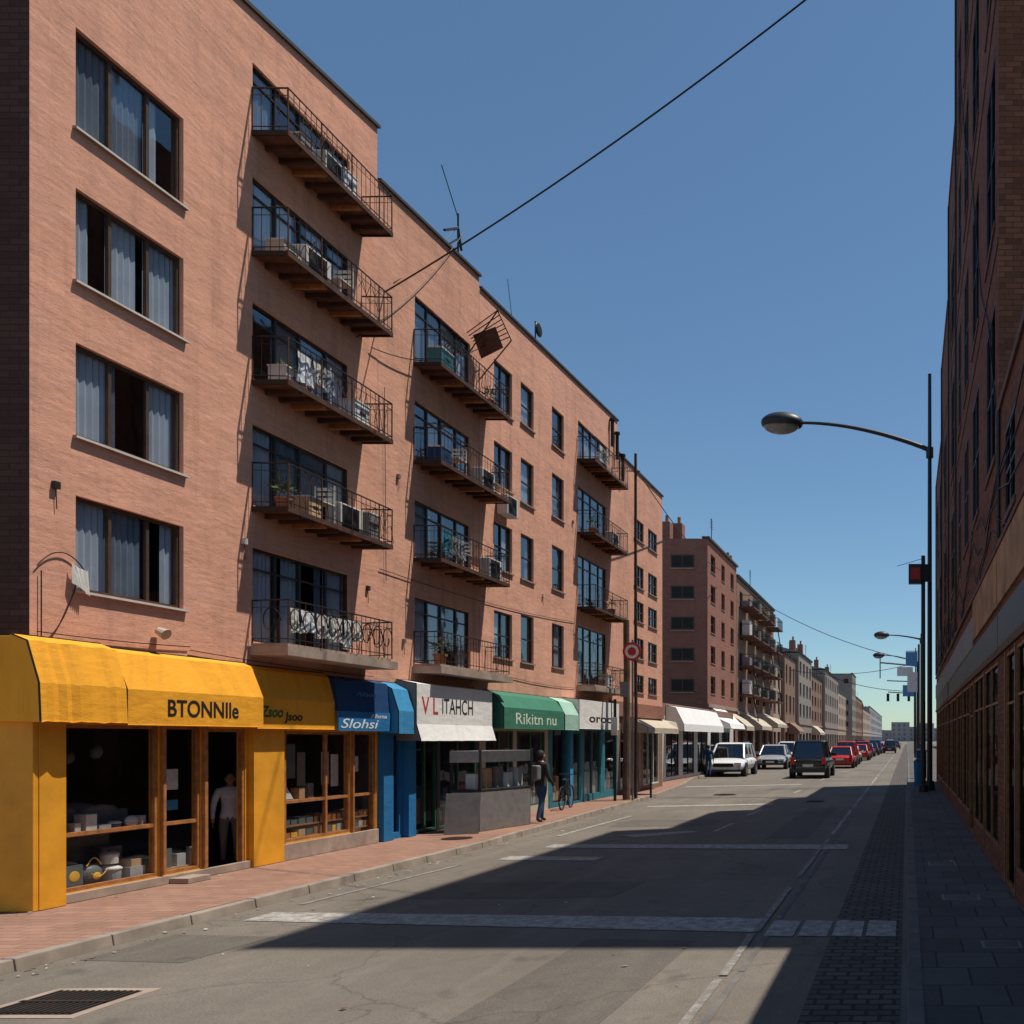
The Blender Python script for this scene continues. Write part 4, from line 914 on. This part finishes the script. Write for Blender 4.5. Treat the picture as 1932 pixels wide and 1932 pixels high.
# ================================================================== CARS
def car(x, y, rot, paint, kind='suv', z=.0):
    g = grp('parked_car' if kind != 'drive' else 'car', (x, y, z), rot)
    suv = kind in ('suv', 'drive'); hw = .95; belt = 1.05 if suv else .92; roof = 1.85 if suv else 1.5; gc = .28
    mb = MB(); stn = [(-2.25, .42, belt - .2, .82), (-2.15, gc, belt - .04, .9), (-1.4, gc, belt, hw), (0, gc, belt, hw), (.9, gc, belt - .02, hw), (1.5, gc, belt - .1, hw), (2.1, gc, belt - .2, .9), (2.25, .40, belt - .36, .8)]
    k = mb.mi(paint)
    for (yy, zb, zt, w) in stn:
        mb.v += [(-w * .88, yy, zb), (-w, yy, zb + .2), (-w, yy, zt - .16), (-w * .86, yy, zt), (0, yy, zt + .03), (w * .86, yy, zt), (w, yy, zt - .16), (w, yy, zb + .2), (w * .88, yy, zb)]
    for i in range(len(stn) - 1):
        for j in range(9): mb.f.append((i * 9 + j, i * 9 + (j + 1) % 9, (i + 1) * 9 + (j + 1) % 9, (i + 1) * 9 + j)); mb.m.append(k)
    mb.f.append(tuple(range(9))); mb.m.append(k); mb.f.append(tuple((len(stn) - 1) * 9 + j for j in reversed(range(9)))); mb.m.append(k)
    mb.build('body', g, smooth=True, sub=2)
    mb = MB(); fb, ft = 1.15, .45; rb, rt = (-2.05, -1.8) if suv else (-1.7, -1.0)
    wb, wt = hw * .84, hw * .68; z0, z1 = belt - .04, roof - .05
    B = [(-wb, rb, z0), (wb, rb, z0), (wb, fb, z0), (-wb, fb, z0)]; T = [(-wt, rt, z1), (wt, rt, z1), (wt, ft, z1), (-wt, ft, z1)]
    for i in range(4): j = (i + 1) % 4; mb.poly([B[i], B[j], T[j], T[i]], 'cglass')
    for i in range(4): mb.cyl(B[i], T[i], .05, paint, .045, 8)
    for s_ in (-1, 1):
        for yy in ((-.35, -1.25) if suv else (-.25,)): mb.cyl((s_ * wb, yy, z0), (s_ * wt, yy, z1), .035, paint, n=8)
    mb.build('glasshouse', g); mb = MB()
    mb.hexa([(-wt - .03, rt - .08, z1 - .01), (wt + .03, rt - .08, z1 - .01), (wt + .03, ft + .06, z1 - .01), (-wt - .03, ft + .06, z1 - .01), (-wt * .85, rt + .05, roof + .02), (wt * .85, rt + .05, roof + .02), (wt * .85, ft - .1, roof + .02), (-wt * .85, ft - .1, roof + .02)], paint)
    mb.build('roof', g, bevel=.03, smooth=False); mb = MB()
    for s_ in (-1, 1):
        for yy in (-1.4, 1.4):
            mb.cyl((s_ * (hw - .2), yy, .35), (s_ * (hw + .012), yy, .35), .43, 'tblack', n=22)
            mb.cyl((s_ * (hw - .2), yy, .34), (s_ * (hw + .03), yy, .34), .34, 'tyre', n=22); mb.cyl((s_ * hw, yy, .34), (s_ * (hw + .036), yy, .34), .2, 'rim', n=16)
            for t in range(5): mb.box(s_ * (hw + .037), s_ * (hw + .045), yy - .02, yy + .02, .34, .34 + .19 * (1 if t % 2 else -1), 'rim')
    mb.build('wheels', g); mb = MB()
    for s_ in (-1, 1):
        mb.box(s_ * .52, s_ * .84, 2.12, 2.235, belt - .42, belt - .27, 'head'); mb.box(s_ * .66, s_ * .86, -2.262, -2.12, belt - .35, belt - .02, 'tail')
        mb.box(s_ * (hw * .9), s_ * (hw + .18), .85, .98, belt, belt + .17, paint); mb.tube([(s_ * hw, -1.8, .62), (s_ * (hw + .01), 1.8, .62)], .015, 'dmetal')
        mb.box(s_ * (hw - .002), s_ * (hw + .015), -.2, -.02, belt - .2, belt - .17, 'metal')
    mb.box(-.48, .48, 2.14, 2.265, belt - .5, belt - .3, 'tblack'); mb.box(-.26, .26, 2.27, 2.285, .42, .53, 'plate'); mb.box(-.26, .26, -2.3, -2.27, .58, .70, 'plate')
    mb.box(-.8, .8, 2.1, 2.29, .28, .4, 'dmetal'); mb.box(-.84, .84, -2.3, -2.1, .3, .5, 'dmetal' if suv else paint); mb.box(-.6, .6, -2.265, -2.2, .52, .545, 'metal')
    if suv:
        for s_ in (-1, 1): mb.tube([(s_ * wt * .9, rt, roof + .05), (s_ * wt * .9, ft - .1, roof + .05)], .018, 'dmetal')
    mb.build('fittings', g)
    k = R.uniform(.97, 1.06); g.scale = (k, k, k * (1.04 if suv else 1.0)); return g
car(-10.45, 50.6, math.pi, 'cwhite', 'suv').scale = (1.2, 1.1, 1.04); car(-9.7, 62.0, math.pi + .03, 'csilver', 'sedan').scale = (1.15, 1.1, 1.15); car(-10.3, 73, math.pi, 'cwhite', 'suv')
car(-5.4, 48.6, 0, 'cblack', 'drive').scale = (1.12, 1.1, 1.12)
for i, (x, y, c, k) in enumerate(((-4.9, 64, 'cred', 'sedan'), (-5.0, 71, 'cred', 'suv'), (-5.2, 78, 'cwhite', 'sedan'), (-4.8, 86, 'cred', 'sedan'), (-4.9, 94, 'cred', 'suv'), (-4.9, 103, 'cblue', 'sedan'), (-4.7, 112, 'cblack', 'sedan'), (-4.6, 122, 'cblue', 'suv'), (-4.4, 134, 'cred', 'sedan'), (-3.0, 150, 'csilver', 'suv'), (-10.3, 90, 'cblack', 'suv'), (-10.3, 100, 'csilver', 'sedan'), (-2.6, 126, 'cblack', 'suv'), (-7.6, 118, 'csilver', 'sedan'), (-7.4, 135, 'cblack', 'suv'), (-2.4, 175, 'cblack', 'sedan'))):
    car(x, y, 0 if x > -8 else math.pi, c, k)

# ================================================================== balcony clutter & wires
for (y, z) in ((14.1, A_fl[2]), (14.0, A_fl[3]), (18.7, B_fl[3]), (20.9, B_fl[0]), (27.8, C_fl[1]), (28.6, C_fl[3]), (29.5, C_fl[2])): potted(XL + .3, y, z + .08, R.uniform(.9, 1.3))
for (y, z) in ((14.6, A_fl[2]), (15.2, A_fl[1]), (14.7, A_fl[3]), (19.4, B_fl[2]), (19.2, B_fl[1]), (28.3, C_fl[0])): chair(XL + .1, y, z + .08)
crate(XL + .12, 13.9, A_fl[2] + .08, .5, .3, .3, 'offw'); crate(XL + .12, 13.85, A_fl[1] + .08, .4, .3, .26, 'beige'); crate(XL + .15, 15.3, A_fl[0] + .08, .35, .3, .45, 'goodsw'); crate(XL + .15, 15.6, A_fl[2] + .08, .4, .3, .42, 'goodsw')
crate(XL + .2, 14.2, A_fl[0] + .08, .3, .25, .3, 'gbox'); crate(XL + .2, 18.4, B_fl[1] + .08, .4, .3, .35, 'navy'); crate(XL + .2, 18.4, B_fl[0] + .08, .5, .3, .4, 'teal'); crate(XL + .2, 28.6, C_fl[3] + .08, .5, .3, .4, 'goodsw')
crate(XL + .15, 14.4, A_fl[3] + .08, .3, .3, .35, 'tan'); crate(XL + .15, 16.0, A_fl[3] + .08, .3, .3, .5, 'gbox')
acunit(XL + .18, 20.6, B_fl[2] + .1); acunit(XL + .1, 14.9, A_fl[0] + .1); acunit(XL + .1, 15.3, A_fl[3] + .1); acunit(XL + .02, 21.85, 8.0); acunit(XL + .12, 14.4, A_fl[1] + .1); acunit(XL + .15, 20.3, B_fl[1] + .1); acunit(XL + .15, 29.3, C_fl[1] + .1)
laundry(XL + .5, 14.0, A_fl[2] + .74, 1.0, ['curtain', 'offw', 'curtain2']); laundry(XL + .5, 18.4, B_fl[2] + .74, 1.2, ['teal', 'gbox', 'curtain2'])
laundry(XL + .45, 13.9, A_fl[4] + .72, 1.9, ['offw', 'curtain', 'offw', 'offw', 'curtain', 'offw']); laundry(XL + .5, 27.8, C_fl[0] + .78, 1.6, ['curtain', 'curtain2', 'offw'])
g = grp('clothes_rack'); mb = MB()
for i in range(7): mb.tube([(XL + .05, 20.3 + i * .1, 11.9 - i * .02), (XL + .75, 20.4 + i * .1, 12.5 - i * .06)], .012, 'rust', 4)
mb.tube([(XL + .75, 20.35, 12.5), (XL + .75, 21.1, 12.1)], .014, 'rust'); mb.tube([(XL + .02, 20.3, 11.3), (XL + .75, 20.4, 12.5)], .016, 'iron'); mb.tube([(XL + .02, 20.9, 11.0), (XL + .75, 21.1, 12.1)], .016, 'iron')
mb.poly([(XL + .1, 20.5, 11.95), (XL + .6, 20.6, 12.2), (XL + .62, 20.95, 11.85), (XL + .1, 20.9, 11.55)], 'dwood'); mb.build('frame', g)
g = grp('roof_antenna'); mb = MB(); ax, ay, az = XL - .1, 20.2, 13.6
mb.tube([(ax, ay, az), (ax, ay, az + 1.1)], .022, 'iron'); mb.tube([(ax, ay, az + 1.0), (ax + .1, ay - .9, az + 1.65)], .012, 'iron', 4); mb.tube([(ax, ay - .6, az + .35), (ax, ay, az + .75), (ax, ay + .15, az + .3)], .03, 'iron'); mb.tube([(ax, ay - .5, az + .05), (ax, ay, az + .5)], .02, 'iron'); mb.build('mast', g)
g = grp('roof_antenna'); mb = MB(); mb.tube([(XL - .1, 24.4, 13.5), (XL - .1, 24.4, 14.2)], .02, 'iron'); mb.ell((XL - .05, 24.5, 14.0), .05, .22, .2, 'iron'); mb.tube([(XL - .1, 23.0, 13.4), (XL - .1, 22.7, 14.5)], .008, 'iron', 4); mb.build('mast', g)
g = grp('chimney_pipe'); mb = MB()
for (y, h) in ((30.2, .5), (30.7, .2), (31.3, -.4)): mb.cyl((XL + .1, y, 12.1 + h), (XL + .1, y, 13.0 + h), .06, 'iron', n=10); mb.cyl((XL + .1, y, 13.0 + h), (XL + .1, y, 13.08 + h), .1, 'iron', n=10)
mb.build('flues', g)

def wire(a, b, sag, r=.012, n=28):
    g = grp('overhead_cable'); a = Vector(a); b = Vector(b); mb = MB()
    mb.tube([a.lerp(b, i / n) - Vector((0, 0, sag * 4 * (i / n) * (1 - i / n))) for i in range(n + 1)], r, 'iron', 5); mb.build('cable', g)
wire((XL, 17.2, 11.25), (1.4, 14, 16.9), .35, .016)
wire((XL, 16.3, 9.9), (XL + .1, 20.1, 14.2), .25, .008); wire((XL, 17.5, 11.6), (XL - .1, 20.2, 14.4), .1, .008)
wire((XL + .05, 16.7, 9.9), (XL + .3, 21.2, 12.2), .4, .010)
wire((XL + .03, 17.15, 9.3), (XL + .03, 17.2, 5.4), .0, .006)
wire((-9.35, 29.2, 11.5), (-13, 60, 14), .6, .02); wire((XF + .2, 84, 15), (.9, 75, 9), .6, .03); wire((XF, 120, 12), (.95, 110, 8.3), .8, .04); wire((XF, 97, 10), (.9, 92, 10.4), .8, .03)
for (a, b, sg) in (((XL + .03, 10.3, 4.3), (XL + .03, 10.9, 4.35), -.2), ((XL + .03, 10.35, 3.45), (XL + .03, 10.35, 4.25), 0), ((XL + .03, 10.45, 3.45), (XL + .03, 10.8, 4.2), .1), ((XL + .03, 12.5, 3.5), (XL + .03, 16.8, 3.42), .03), ((XL + .03, 10.3, 3.5), (XL + .03, 12.5, 3.55), .02), ((XL + .02, 17, 5.6), (XL + .02, 27, 5.9), .12), ((XL + .02, 21.5, 3.9), (XL + .02, 27, 3.8), .08)): wire(a, b, sg, .007, 10)
g = grp('hanging_cloth'); mb = MB()
for i in range(6): mb.poly([(XL + .04 + .02 * (i % 2), 10.72 + i * .03, 4.42 - i * .02), (XL + .06, 10.76 + i * .03, 4.36), (XL + .10, 10.77 + i * .025, 4.12 - .02 * i), (XL + .06, 10.70 + i * .025, 4.16)], 'offw')
mb.build('cloth', g)
g = grp('wall_fittings'); mb = MB()
for (y, z, k) in ((13.5, 5.3, 'offw'), (16.6, 5.1, 'dframe'), (17.6, 7.6, 'gbox'), (10.5, 5.3, 'dframe'), (17.8, 4.2, 'gbox'), (21.4, 6.2, 'gbox'), (26.8, 9, 'gbox'), (24.6, 6.3, 'offw')):
    mb.box(XL + .002, XL + .05, y, y + .07, z, z + .09, k); mb.tube([(XL + .02, y + .04, z), (XL + .02, y + .05, z - .25)], .005, 'iron', 4)
mb.cyl((XL + .04, 11.95, 3.72), (XL + .16, 11.95, 3.66), .05, 'beige', .08, 12)
mb.build('vents_and_lamps', g)

# ================================================================== LIGHT, SKY, CAMERA
sx, sy, te = .894, .447, 2.5; e = math.atan(te)
d = Vector((sx * math.cos(e), sy * math.cos(e), math.sin(e)))
sun = bpy.data.lights.new('sun', 'SUN'); sun.energy = 5; sun.angle = math.radians(.5); sun.color = (1, .93, .82)
so = bpy.data.objects.new('sun', sun); COL.objects.link(so); so.rotation_euler = d.to_track_quat('Z', 'Y').to_euler(); so.location = (20, 10, 40)
w = bpy.data.worlds.new('World'); S.world = w; w.use_nodes = True; n = w.node_tree; bg = n.nodes['Background']
sk = n.nodes.new('ShaderNodeTexSky'); sk.sky_type = 'NISHITA'; sk.sun_disc = False; sk.sun_elevation = e; sk.sun_rotation = math.atan2(sx, sy)
sk.air_density = 1.0; sk.dust_density = .2; sk.ozone_density = 1.6
tn = mix(n, 1.0, sk.outputs[0], (.84, 1.03, 1.08), 'MULTIPLY')
n.links.new(tn, bg.inputs[0]); bg.inputs[1].default_value = .095
cam = bpy.data.cameras.new('camera'); co = bpy.data.objects.new('camera', cam); COL.objects.link(co)
co.location = (0, 0, 2.2); co.rotation_euler = (math.pi / 2, 0, 0); cam.lens = 36 * 1600 / 1932; cam.sensor_width = 36
cam.shift_x = -.386; cam.shift_y = .221; cam.clip_end = 6000; cam.clip_start = .05
S.camera = co
S.view_settings.view_transform = 'Standard'; S.view_settings.look = 'None'; S.view_settings.exposure = 0
